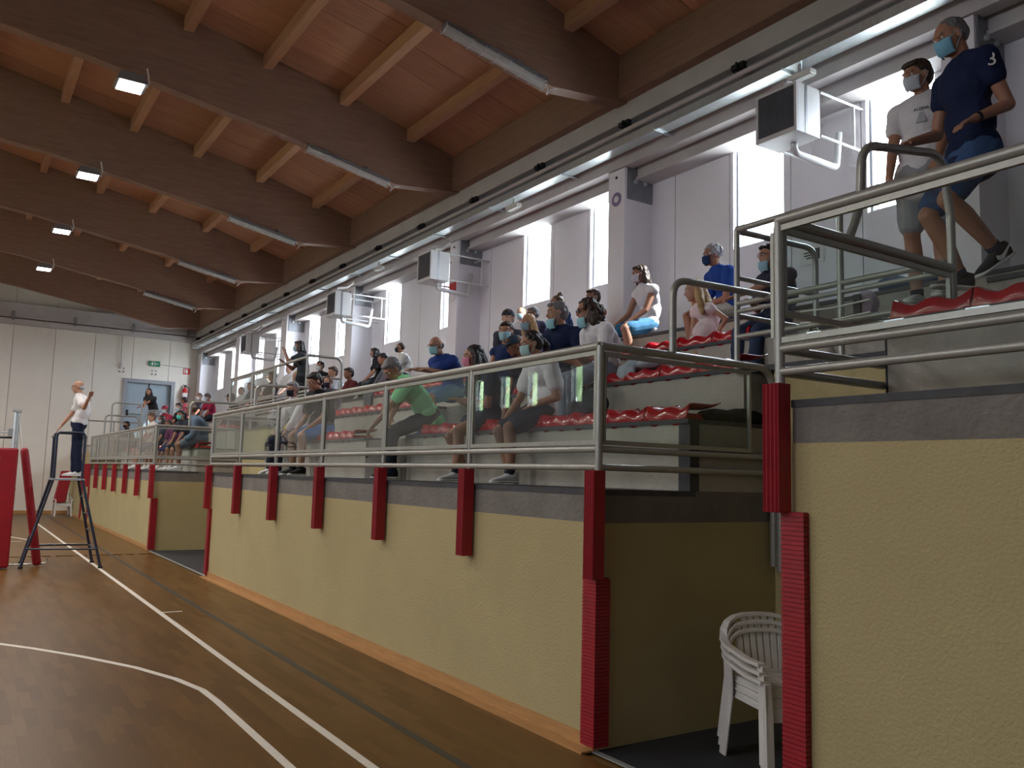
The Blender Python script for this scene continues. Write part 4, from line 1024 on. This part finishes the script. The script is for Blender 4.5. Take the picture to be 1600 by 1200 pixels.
    return dict(T=T, chest=chest, cd=cd, L=L, upd=upd, arms=arms, legs=legs, k=k, P=P, shl=shl, base=base, HF=HF)
def decal_text(p, txt, size, at, xdir, ydir, m, name='lettering'):
    cu = bpy.data.curves.new('txt', 'FONT'); cu.body = txt; cu.size = size; cu.extrude = .0015; cu.align_x = 'CENTER'; cu.align_y = 'CENTER'
    ob = bpy.data.objects.new('txt', cu); C.objects.link(ob); bpy.context.view_layer.update()
    me = bpy.data.meshes.new_from_object(ob.evaluated_get(bpy.context.evaluated_depsgraph_get())); bpy.data.objects.remove(ob)
    me.materials.clear(); me.materials.append(m)
    x = xdir.normalized(); z = x.cross(ydir).normalized(); y_ = z.cross(x)
    o = bpy.data.objects.new(name, me); C.objects.link(o); o.parent = p['T']
    o.matrix_local = Matrix(((x.x, y_.x, z.x, at.x), (x.y, y_.y, z.y, at.y), (x.z, y_.z, z.z, at.z), (0, 0, 0, 1))); return o
NAVY = (.012, .02, .06); BLK = (.015, .016, .02); WHT = (.68, .67, .70); SURG = (.30, .58, .66); DEN = (.10, .19, .33); ROY = (.02, .07, .32)
FZ = [ZW, 2.02, 2.46, 2.86]
# --- near stand
p = person('man in navy tee, denim shorts and blue mask stepping above the red seats', (5.30, 2.80, 3.74), (5.17, 2.85, 4.50), 155, 1.12, 152, 22, hands=((5.06, 2.66, 3.86), (5.10, 3.10, 3.86)), elbow=((5.6, 2.45, 4.0), None),
           feet=((5.30, 2.67, 3.07), (5.34, 2.92, 2.95)), knees=((4.75, 2.87, 3.35), (5.1, 3.0, 3.4)), floor=2.87, det=2, shirt=NAVY, sleeve=.35, hem=.12, bottom=('short', (.05, .10, .22)), hair=('crop', 'grey'), mask=((.22, .50, .66), 'on'), skin=1, shoe=BLK, watch=(0,),
           extra={'foot0': (-.75, .35, -.55), 'swoosh': 1})
a, b, c_, sg, hd = p['arms'][0]; q = a + (b - a) * .05; out = (p['L'] * 1.0 - p['cd'] * .15 + Vector((0, 0, .25))).normalized()
q = a + (b - a) * .18; out = (p['L'] * .8 + p['cd'] * .45 + Vector((0, 0, .1))).normalized()
decal_text(p, '3', .12, q + out * .088, (-p['cd'] * .85 + p['L'] * .42), Vector((0, 0, 1)), M['white'], 'sleeve_number')
p = person('man in white tee and grey shorts with white mask holding the hoop handrail', (5.73, 3.40, 3.88), (5.68, 3.39, 4.60), 192, 1.08, 165, 14, hands=((5.44, 3.14, 3.74), (5.50, 3.52, 3.78)),
           feet=((5.72, 3.24, 2.94), (5.80, 3.50, 2.94)), floor=2.86, det=2, shirt=WHT, sleeve=.45, hem=.16, bottom=('short', (.30, .31, .33)), hair=('short', 'dark'), mask=((.55, .60, .66), 'on'), skin=1, shoe=(.5, .5, .5))
q = p['chest'] + p['cd'] * .135 + p['L'] * .03 - p['upd'] * .03
decal_text(p, 'ALOHA', .032, q + p['upd'] * .055, p['L'], p['upd'], M['black'])
mb = MB(); Lx, Ux = p['L'], p['upd']; q2 = q
mb.add([q2 - Lx * .036 - Ux * .045, q2 + Lx * .036 - Ux * .045, q2 + Lx * .012 + Ux * .03, q2 - Lx * .012 + Ux * .03, *[v - p['cd'] * .02 for v in (q2 - Lx * .036 - Ux * .045, q2 + Lx * .036 - Ux * .045, q2 + Lx * .012 + Ux * .03, q2 - Lx * .012 + Ux * .03)]], [(0, 1, 2, 3), (7, 6, 5, 4), (0, 4, 5, 1), (1, 5, 6, 2), (2, 6, 7, 3), (3, 7, 4, 0)]).build('chest_emblem', M['steel'], p['T'])
# --- middle stand near end
person('woman in dark top, glasses and jeans sitting behind the corner post', (6.00, 4.94, 3.07), (5.86, 4.91, 3.60), 175, .92, 160, 5, hands=((5.35, 5.2, 3.10), 'lap'), feet=((.48, .16), (.42, -.1)), floor=2.46, det=1, shirt=(.03, .03, .055), sleeve=.6, bottom=('pants', (.03, .045, .09)), hair=('short', 'black'), glasses='clear', mask=((.3, .5, .6), 'chin'), skin=0)
person('curly grey haired man in royal blue polo with dark blue mask', (6.75, 6.22, 3.42), (6.46, 6.15, 3.96), 165, .98, 150, 8, hands=('knee', 'knee'), floor=2.86, det=2, shirt=ROY, sleeve=.55, bottom=('short', (.36, .33, .27)), hair=('curlshort', 'silver'), mask=((.02, .05, .14), 'on'), skin=1, collar=ROY, shoe=BLK)
person('little girl with long fair hair in a white top sitting behind the hoop', (5.82, 5.64, 3.02), (5.71, 5.66, 3.39), 170, .66, 150, 8, hands=('seat', 'knee'), floor=2.46, det=1, shirt=(.72, .62, .64), sleeve=.15, bottom=('mini', (.6, .5, .52)), hair=('long', 'blonde'), skin=0, shoe=(.6, .25, .3))
person('woman in white sleeveless blouse and denim shorts on the dark top tier by the column', (6.72, 7.44, 3.42), (6.60, 7.43, 4.02), 172, .97, 165, 8, hands=('knee', 'knee'), elbow=None, floor=2.86, det=2, shirt=(.70, .69, .72), sleeve=.0, bottom=('short', (.07, .22, .40)), hair=('bob', 'dark'), mask=((.6, .6, .68), 'on'), skin=1, kneesep=.2, feet=((.34, .2), (.40, -.2)))
person('tanned child with cap half hidden at the edge of the tall column', (6.72, 8.50, 3.38), (6.70, 8.44, 3.92), 180, .80, 180, 5, hands=('lap', 'lap'), floor=2.86, det=1, shirt=(.30, .12, .06), sleeve=0, bottom=('short', (.2, .08, .05)), hair=('short', 'dark'), mask=(SURG, 'on'), skin=2)
person('woman with curly brown hair in white tee and pale jeans, mask under her chin', (5.02, 6.12, 2.63), (4.77, 6.09, 3.14), 172, .98, 158, 10, hands=('lap', 'lap'), floor=2.02, det=2, shirt=WHT, sleeve=.6, bottom=('pants', (.28, .34, .42)), hair=('curly', 'dark'), mask=(SURG, 'chin'), skin=1, glasses='dark')
p = person('grey haired man in navy printed tee, mask pulled under his chin', (5.02, 6.66, 2.63), (4.80, 6.60, 3.20), 195, 1.02, 160, 6, hands=('lap', 'lap'), floor=2.02, det=2, shirt=NAVY, sleeve=.6, bottom=('short', (.03, .035, .05)), hair=('short', 'grey'), mask=(SURG, 'chin'), skin=1)
q = p['chest'] + p['cd'] * .142 - p['upd'] * .10
mb = MB(); mb.obox(q - p['L'] * -.0, p['L'] * .105, p['upd'] * .036, p['cd'] * .004); mb.build('print_block', cloth((.45, .44, .46)), p['T'])
decal_text(p, 'ROMA', .075, q + p['cd'] * .006, p['L'], p['upd'], cloth(NAVY))
person('woman with hair bun in dark blue floral blouse behind the grey haired man', (6.75, 9.10, 3.40), (6.65, 9.16, 3.96), 170, .90, 165, 5, floor=2.86, det=1, shirt=(.04, .08, .20), sleeve=.6, bottom=('short', (.1, .1, .12)), hair=('bun', 'brown'), mask=(SURG, 'on'), skin=1)
person('second dark haired spectator with sunglasses behind the grey haired man', (6.72, 9.75, 3.40), (6.62, 9.68, 3.88), 175, .86, 170, 5, floor=2.86, det=1, shirt=(.08, .08, .14), sleeve=.6, bottom=('short', (.1, .1, .12)), hair=('short', 'grey'), glasses='dark', skin=1)
person('child in dark cap with mask under the chin and patterned dark shirt', (5.82, 8.98, 3.03), (5.73, 8.93, 3.60), 215, .84, 225, 2, floor=2.46, det=1, shirt=(.05, .05, .07), sleeve=.6, bottom=('short', (.1, .1, .12)), hair=('short', 'dark'), cap=(.03, .04, .06), mask=((.6, .68, .75), 'chin'), skin=0)
person('red faced spectator with light blue mask behind the blonde woman', (6.75, 10.12, 3.40), (6.67, 10.05, 3.94), 200, .85, 215, 4, floor=2.86, det=1, shirt=(.55, .55, .6), sleeve=.5, bottom=('short', (.2, .2, .25)), hair=('crop', 'blonde'), mask=((.4, .6, .7), 'on'), skin=3)
person('blonde spectator with blue mask beside the boy in navy singlet', (5.82, 8.52, 3.00), (5.72, 8.46, 3.47), 190, .78, 190, 6, floor=2.46, det=1, shirt=(.3, .3, .4), sleeve=.5, bottom=('short', (.1, .1, .15)), hair=('long', 'blonde'), mask=((.25, .38, .45), 'on'), skin=1)
person('boy in navy sleeveless sports top raising a hand to his mask', (5.00, 7.80, 2.60), (4.92, 7.70, 3.17), 205, .84, 225, 6, hands=('chin', 'knee'), floor=2.02, det=1, shirt=(.015, .03, .10), sleeve=0, bottom=('short', (.015, .03, .10)), hair=('short', 'dark'), mask=((.3, .5, .55), 'on'), skin=1)
person('small child in dark tee with white print leaning beside the boy in navy', (4.97, 7.42, 2.56), (4.80, 7.34, 2.96), 190, .66, 175, 25, floor=2.02, det=1, shirt=(.02, .02, .035), sleeve=.6, bottom=('short', BLK), hair=('short', 'brown'), skin=2, cap=(.03, .05, .08))
person('dark haired woman in white tee with pale green mask in the front row', (4.24, 6.02, 2.19), (4.06, 5.95, 2.74), 175, .97, 168, 14, hands=('thigh', 'knee'), floor=1.54, det=2, shirt=WHT, sleeve=.6, bottom=('short', (.02, .025, .045)), hair=('pony', 'black'), mask=((.38, .58, .58), 'on'), skin=1, feet=((.36, .1), (.24, -.12)), shoe=(.6, .6, .62))
person('long haired woman in dark dress with pink mask in the front row', (4.25, 6.95, 2.19), (4.06, 6.92, 2.73), 180, .97, 160, 8, hands=('lap', 'lap'), floor=1.54, det=2, shirt=(.03, .045, .07), sleeve=.5, bottom=('mini', (.03, .045, .07)), hair=('long', 'black'), mask=((.58, .22, .30), 'on'), skin=1, feet=((.40, .12), (.16, -.10)), shoe=(.55, .55, .58))
person('bald man in blue polo and glasses with crossed forearms, second row', (5.02, 9.03, 2.63), (4.72, 8.93, 3.14), 190, 1.0, 195, 14, hands=((4.50, 9.0, 2.84), (4.56, 8.80, 2.82)), elbow=((4.75, 9.4, 2.7), (4.8, 8.6, 2.65)), floor=2.02, det=2, shirt=(.02, .045, .20), sleeve=.6, bottom=('short', DEN), hair=('rim', 'grey'), mask=(SURG, 'on'), skin=1, glasses='clear', collar=(.02, .045, .20), shoe=(.03, .05, .12))
person('grey haired man in bright green polo bending forward in the front row', (4.28, 8.20, 2.22), (3.80, 8.16, 2.70), 160, 1.03, 190, 45, hands=((3.62, 8.30, 2.02), (3.66, 7.95, 2.05)), floor=1.54, det=2, shirt=(.30, .80, .40), sleeve=.6, hem=.14, bottom=('pants', (.02, .025, .04)), hair=('short', 'grey'), skin=1, collar=(.30, .80, .40), shoe=BLK)
# --- middle stand far block
person('woman in black sitting against the bright column, top tier', (6.75, 15.06, 3.40), (6.65, 15.11, 3.92), 165, .86, 140, 2, floor=2.86, det=1, shirt=BLK, sleeve=.5, bottom=('pants', BLK), hair=('bob', 'black'), skin=1, hands=('knee', 'knee'))
person('man in white tee with dark mask under the third window', (6.80, 14.10, 3.40), (6.73, 14.14, 3.92), 165, .86, 150, 2, floor=2.86, det=1, shirt=(.6, .6, .58), sleeve=.6, bottom=('pants', (.03, .04, .06)), hair=('crop', 'dark'), mask=((.02, .04, .06), 'on'), skin=1)
person('spectator in dark clothes with grey trousers next to the bright column', (5.95, 12.9, 3.03), (5.85, 12.95, 3.50), 170, .85, 170, 15, floor=2.46, det=1, shirt=(.12, .13, .15), sleeve=1.8, bottom=('pants', (.13, .15, .17)), hair=('short', 'black'), skin=1)
person('man with black mask and white shirt in the front row, yellow bag beside him', (4.25, 12.35, 2.19), (4.10, 12.22, 2.80), 200, 1.0, 215, 8, floor=1.54, det=1, shirt=WHT, sleeve=1.5, bottom=('pants', (.03, .03, .05)), hair=('short', 'grey'), mask=((.02, .02, .03), 'on'), skin=1)
person('curly haired spectator with big black mask behind the front row men', (5.02, 13.0, 2.63), (4.92, 12.95, 3.03), 210, .86, 225, 5, floor=2.02, det=1, shirt=(.08, .08, .09), sleeve=1.5, bottom=('pants', BLK), hair=('curlshort', 'brown'), mask=((.015, .02, .04), 'on'), skin=1)
person('big dark haired man in black tee and blue shorts looking down', (4.25, 11.30, 2.19), (4.05, 11.18, 2.83), 200, 1.08, 200, 25, floor=1.54, det=1, shirt=BLK, sleeve=.6, bottom=('short', (.02, .12, .35)), hair=('short', 'black'), skin=1, hands=('knee', 'knee'), shoe=(.02, .02, .02))
person('woman in black tee standing above the far entrance raising her hands', (5.32, 15.35, 3.32), (5.25, 15.40, 3.93), 160, .93, 165, 5, hands=((4.98, 15.38, 3.80), (5.0, 15.5, 3.62)), feet=((5.32, 15.25, 2.54), (5.34, 15.5, 2.54)), floor=2.46, det=1, shirt=(.03, .035, .04), sleeve=.55, hem=.18, bottom=('pants', BLK), hair=('bob', 'black'), mask=((.3, .4, .42), 'on'), skin=2)
for (lb, hp_, hd_, yw, s_, fl2, sh_, hr_, mk, cp, sn) in [
    ('blonde spectator in pale blue top under the standing woman', (5.95, 17.35, 3.03), (5.90, 17.40, 3.60), 200, .88, 2.46, (.35, .42, .5), ('long', 'blonde'), None, None, 0),
    ('dark haired spectator in dark red scarf left of the blonde one', (5.82, 18.79, 3.03), (5.82, 18.78, 3.70), 150, .95, 2.46, (.06, .03, .035), ('short', 'dark'), None, None, 2),
    ('spectator in pale cap sitting high beneath the bright window', (6.75, 20.47, 3.42), (6.75, 20.44, 4.10), 200, .98, 2.86, (.6, .6, .62), ('crop', 'blonde'), None, None, 3),
    ('spectator in black hood and white mask on the top tier', (6.75, 18.25, 3.42), (6.75, 18.31, 3.98), 215, .84, 2.86, BLK, ('short', 'black'), ((.6, .65, .65), 'on'), None, 1),
    ('spectator in white and pale blue shirt near the white hoop', (5.82, 15.0, 3.02), (5.72, 14.85, 3.43), 200, .80, 2.46, (.55, .62, .72), ('short', 'dark'), None, None, 0),
    ('small dark haired spectator beside the white hoop post', (5.85, 14.35, 3.00), (5.84, 14.38, 3.38), 190, .70, 2.46, (.10, .02, .02), ('short', 'black'), None, None, 2),
    ('white haired spectator with white mask behind the far glass', (6.75, 21.9, 3.42), (6.70, 21.9, 3.98), 200, .85, 2.86, WHT, ('crop', 'silver'), ((.7, .72, .75), 'on'), None, 3),
    ('spectator in dark top behind the far guard rail glass', (5.9, 20.5, 3.03), (5.85, 20.5, 3.60), 190, .90, 2.46, (.05, .06, .07), ('short', 'dark'), None, None, 1),
    ('bareheaded spectator in pale shirt behind the far guard rail', (5.9, 21.35, 3.03), (5.85, 21.3, 3.55), 200, .90, 2.46, (.5, .52, .55), ('crop', 'dark'), None, None, 1),
    ('spectator in camouflage top by the far hoop', (5.9, 19.75, 3.03), (5.8, 19.8, 3.45), 210, .80, 2.46, (.14, .15, .12), ('short', 'brown'), None, None, 1),
    ('man in black with dark cap at the far rail corner', (5.30, 19.9, 2.66), (5.24, 19.9, 3.24), 170, .95, 2.02, BLK, ('short', 'black'), None, (.02, .02, .02), 2),
    ]:
    person(lb, hp_, hd_, yw, s_, yw, 5, floor=fl2, det=0, shirt=sh_, sleeve=.8, bottom=('pants', (.05, .05, .07)), hair=hr_, mask=mk, cap=cp, skin=sn)

for (lb, hp_, hd_, yw, hy_, s_, fl2, sh_, sl_, bt_, hr_, mk, cp, sn) in [
    ('broad man in grey blue shirt leaning on his knees in the farthest stand', (4.25, 18.20, 2.19), (3.98, 18.08, 2.79), 175, 150, 1.08, 1.54, (.14, .20, .28), 1.6, ('short', (.14, .17, .22)), ('crop', 'brown'), None, (.20, .16, .12), 2),
    ('spectator with teal mask and dark top in the front row of the farthest stand', (4.25, 19.66, 2.19), (4.13, 19.71, 2.77), 200, 215, .95, 1.54, (.03, .035, .05), .6, ('short', BLK), ('short', 'black'), ((.12, .62, .50), 'on'), None, 1),
    ('spectator with white mask and red cap in the farthest stand', (4.98, 25.4, 2.63), (4.90, 25.5, 3.24), 210, 225, .98, 2.02, (.30, .03, .06), .6, ('short', BLK), ('short', 'black'), ((.6, .65, .7), 'on'), (.35, .02, .06), 1),
    ('young man with light blue mask in black tee, second row of the farthest stand', (5.02, 23.6, 2.63), (4.92, 23.8, 3.22), 200, 215, .98, 2.02, BLK, .5, ('short', BLK), ('short', 'black'), ((.5, .62, .72), 'on'), None, 0),
    ('brown haired boy in white tee in the front row of the farthest stand', (4.25, 23.45, 2.19), (4.20, 23.42, 2.88), 190, 200, 1.0, 1.54, (.6, .58, .55), .5, ('short', (.1, .1, .15)), ('short', 'brown'), None, None, 0),
    ('child with grey mask sitting beside the brown haired boy', (4.25, 22.2, 2.19), (4.22, 22.3, 2.78), 200, 210, .90, 1.54, (.04, .04, .06), .6, ('short', BLK), ('long', 'black'), ((.35, .45, .5), 'on'), None, 2),
    ('dark haired spectator in bright pink top high in the farthest stand', (5.82, 26.6, 3.03), (5.66, 26.7, 3.62), 160, 150, .95, 2.46, (.55, .08, .16), .6, ('short', BLK), ('short', 'black'), None, None, 2),
    ('spectator with white mask in dark red shirt beside the hall corner', (5.82, 25.23, 3.03), (5.77, 25.32, 3.66), 200, 210, .95, 2.46, (.04, .04, .06), .6, ('short', BLK), ('crop', 'dark'), ((.65, .65, .68), 'on'), None, 1),
    ('spectator in dark visor, blue mask and crimson shirt in the farthest stand', (5.82, 24.12, 3.03), (5.72, 24.12, 3.57), 200, 205, .88, 2.46, (.30, .02, .06), .6, ('short', BLK), ('short', 'dark'), ((.5, .58, .65), 'on'), (.1, .09, .09), 1),
    ('bearded man in black sitting low behind the farthest glazed railing', (4.25, 27.4, 2.30), (4.22, 27.35, 2.84), 190, 205, .92, 1.9, BLK, .6, ('short', BLK), ('short', 'black'), ((.03, .02, .02), 'on'), None, 1),
    ('spectator in purple striped shirt in the front row of the farthest stand', (4.25, 20.9, 2.19), (4.12, 20.9, 2.62), 190, 180, .85, 1.54, (.14, .04, .10), .6, ('short', (.02, .03, .08)), ('short', 'dark'), None, None, 2),
    ]:
    person(lb, hp_, hd_, yw, s_, hy_, 6, floor=fl2, det=0, shirt=sh_, sleeve=sl_, bottom=bt_, hair=hr_, mask=mk, cap=cp, skin=sn)
person('long haired woman in dark top leaning on the rail in front of the far door', (4.98, 27.5, 3.30), (4.76, 27.30, 3.86), 215, .95, 235, 10, hands=((4.45, 27.25, 3.34), (4.6, 27.0, 3.34)), feet=((5.0, 27.5, 2.54), (5.05, 27.3, 2.54)), floor=2.46, det=0, shirt=(.03, .03, .035), sleeve=.3, bottom=('pants', (.35, .38, .42)), hair=('long', 'black'), skin=1)
# --- referee
person('bald referee in white shirt and dark trousers standing on the high stand', (1.66, 15.38, 2.27), (1.61, 15.40, 2.87), 170, .935, 172, 0, hands=((1.72, 14.86, 2.68), (1.36, 15.60, 2.12)), elbow=((1.7, 14.9, 2.3), None), feet=((1.70, 15.28, 1.475), (1.66, 15.48, 1.475)), floor=1.39, det=1, shirt=(.72, .70, .70), sleeve=.6, hem=.03, bottom=('pants', (.015, .02, .05)), hair=('rim', 'silver'), skin=0, glasses='clear', shoe=(.72, .72, .7))
flush()
#PART4
# ------------------------------------------------------------------ bags, clothes and small things
def lump(name, loc_, parts, m, label, cat, vox=.012, wob=.006, wf=9, extra=None):
    t = empty(name, loc_, label=label, cat=cat); mb = MB()
    for c_, r_ in parts: mb.ell(c_, r_, None, 12, 8)
    queue(mb, 'fabric', m, t, vox, wob, wf)
    return t
t = lump('jacket', (4.72, 4.18, 2.02), [((-.28, 0, .04), (.18, .09, .05)), ((0, .0, .05), (.22, .10, .06)), ((.06, .0, .035), (.10, .09, .05))], cloth((.012, .013, .018)), 'black jacket lying on the concrete beside the front row seat end', 'jacket')
t = lump('handbag', (4.28, 5.36, 2.12), [((0, 0, .08), (.10, .17, .09)), ((0, .02, .13), (.08, .13, .07))], cloth((.03, .04, .05)), 'dark handbag with handle standing on the front row seats', 'bag')
MB().tube(bend([(0, -.11, .13), (0, -.06, .26), (0, .06, .26), (0, .11, .13)], .05), .008, 8).build('handle', M['black'], t)
t = lump('jacket', (5.0, 5.58, 2.54), [((-.05, -.18, .06), (.13, .14, .05)), ((0, .05, .07), (.14, .16, .05)), ((-.1, .1, .0), (.05, .12, .09))], cloth((.38, .42, .48)), 'pale grey denim jacket draped over the second row seats', 'jacket')
t = lump('tote_bag', (5.62, 4.22, 2.48), [((0, 0, .13), (.07, .13, .13)), ((0, 0, .05), (.07, .12, .06))], cloth((.55, .50, .44)), 'beige tote bag with thin straps behind the near glass', 'bag')
MB().tube(bend([(-.06, -.06, .24), (-.08, -.03, .40), (-.08, .03, .40), (-.06, .06, .24)], .04), .006, 6).build('strap', M['white'], t)
t = lump('backpack', (5.95, 4.02, 2.90), [((0, 0, .12), (.09, .10, .13)), ((-.05, 0, .08), (.06, .08, .07))], cloth((.42, .33, .42)), 'pinkish backpack behind the beige tote bag', 'bag')
MB().box(-.13, -.11, -.03, .03, .02, .2).build('strap', M['black'], t)
t = lump('jacket', (6.62, 4.20, 3.25), [((0, 0, .07), (.16, .14, .08)), ((-.05, -.22, .05), (.10, .20, .045))], cloth((.05, .09, .17)), 'blue denim jacket heaped on the top tier behind the glass', 'jacket')
t = lump('bag', (4.28, 12.72, 2.06), [((0, 0, .12), (.12, .14, .15)), ((0, .05, .2), (.08, .08, .08))], cloth((.62, .38, .03)), 'yellow bag on the front row next to the man in white shirt', 'bag')
MB().tube(bend([(0, -.08, .2), (0, -.04, .34), (0, .04, .34), (0, .08, .2)], .03), .007, 6).build('strap', M['black'], t)
t = lump('backpack', (4.34, 8.75, 1.56), [((0, 0, .16), (.12, .15, .17)), ((-.08, 0, .12), (.06, .11, .1))], cloth((.03, .032, .04)), 'black backpack standing on the aisle step of the middle stand', 'bag')
MB().tube(bend([(0, -.04, .3), (0, -.03, .38), (0, .03, .38), (0, .04, .3)], .02), .007, 6).build('strap', M['steel'], t)
t = empty('water_bottle', (4.36, 7.50, 2.09), label='clear plastic water bottle beside the woman with pink mask', cat='bottle')
MB().tube([(0, 0, 0), (0, 0, .01), (0, 0, .14), (0, 0, .17), (0, 0, .2)], [.028, .032, .032, .02, .013], 12).build('bottle_body', M['pane'], t, smooth=True); MB().tube([(0, 0, .2), (0, 0, .22)], .015, 10).build('bottle_cap', cloth((.05, .3, .6)), t)
t = empty('flyer', (7.585, 5.62, 3.98), label='white printed notice on the wall seen beneath the near rail', cat='sign')
MB().box(0, .006, 0, .30, 0, .22).build('sheet', M['white'], t)
MB().box(-.002, 0, .05, .12, .04, .16).box(-.002, 0, .15, .25, .12, .135).box(-.002, 0, .15, .25, .09, .105).box(-.002, 0, .15, .22, .06, .075).build('print', M['black'], t)
for k, (y_, z_) in enumerate(((2.80, 2.62), (2.80, 2.55))):
    tag(MB().tube(bend([(4.12, y_ + .42, z_), (4.12, y_ + .2, z_ - .012), (4.12, y_ - .04, z_)], .05), .005, 6).build('loose_wire', M['white']), ['upper', 'lower'][k] + ' thin pale wire sticking out from the end of the near seat row', 'wire')
flush()
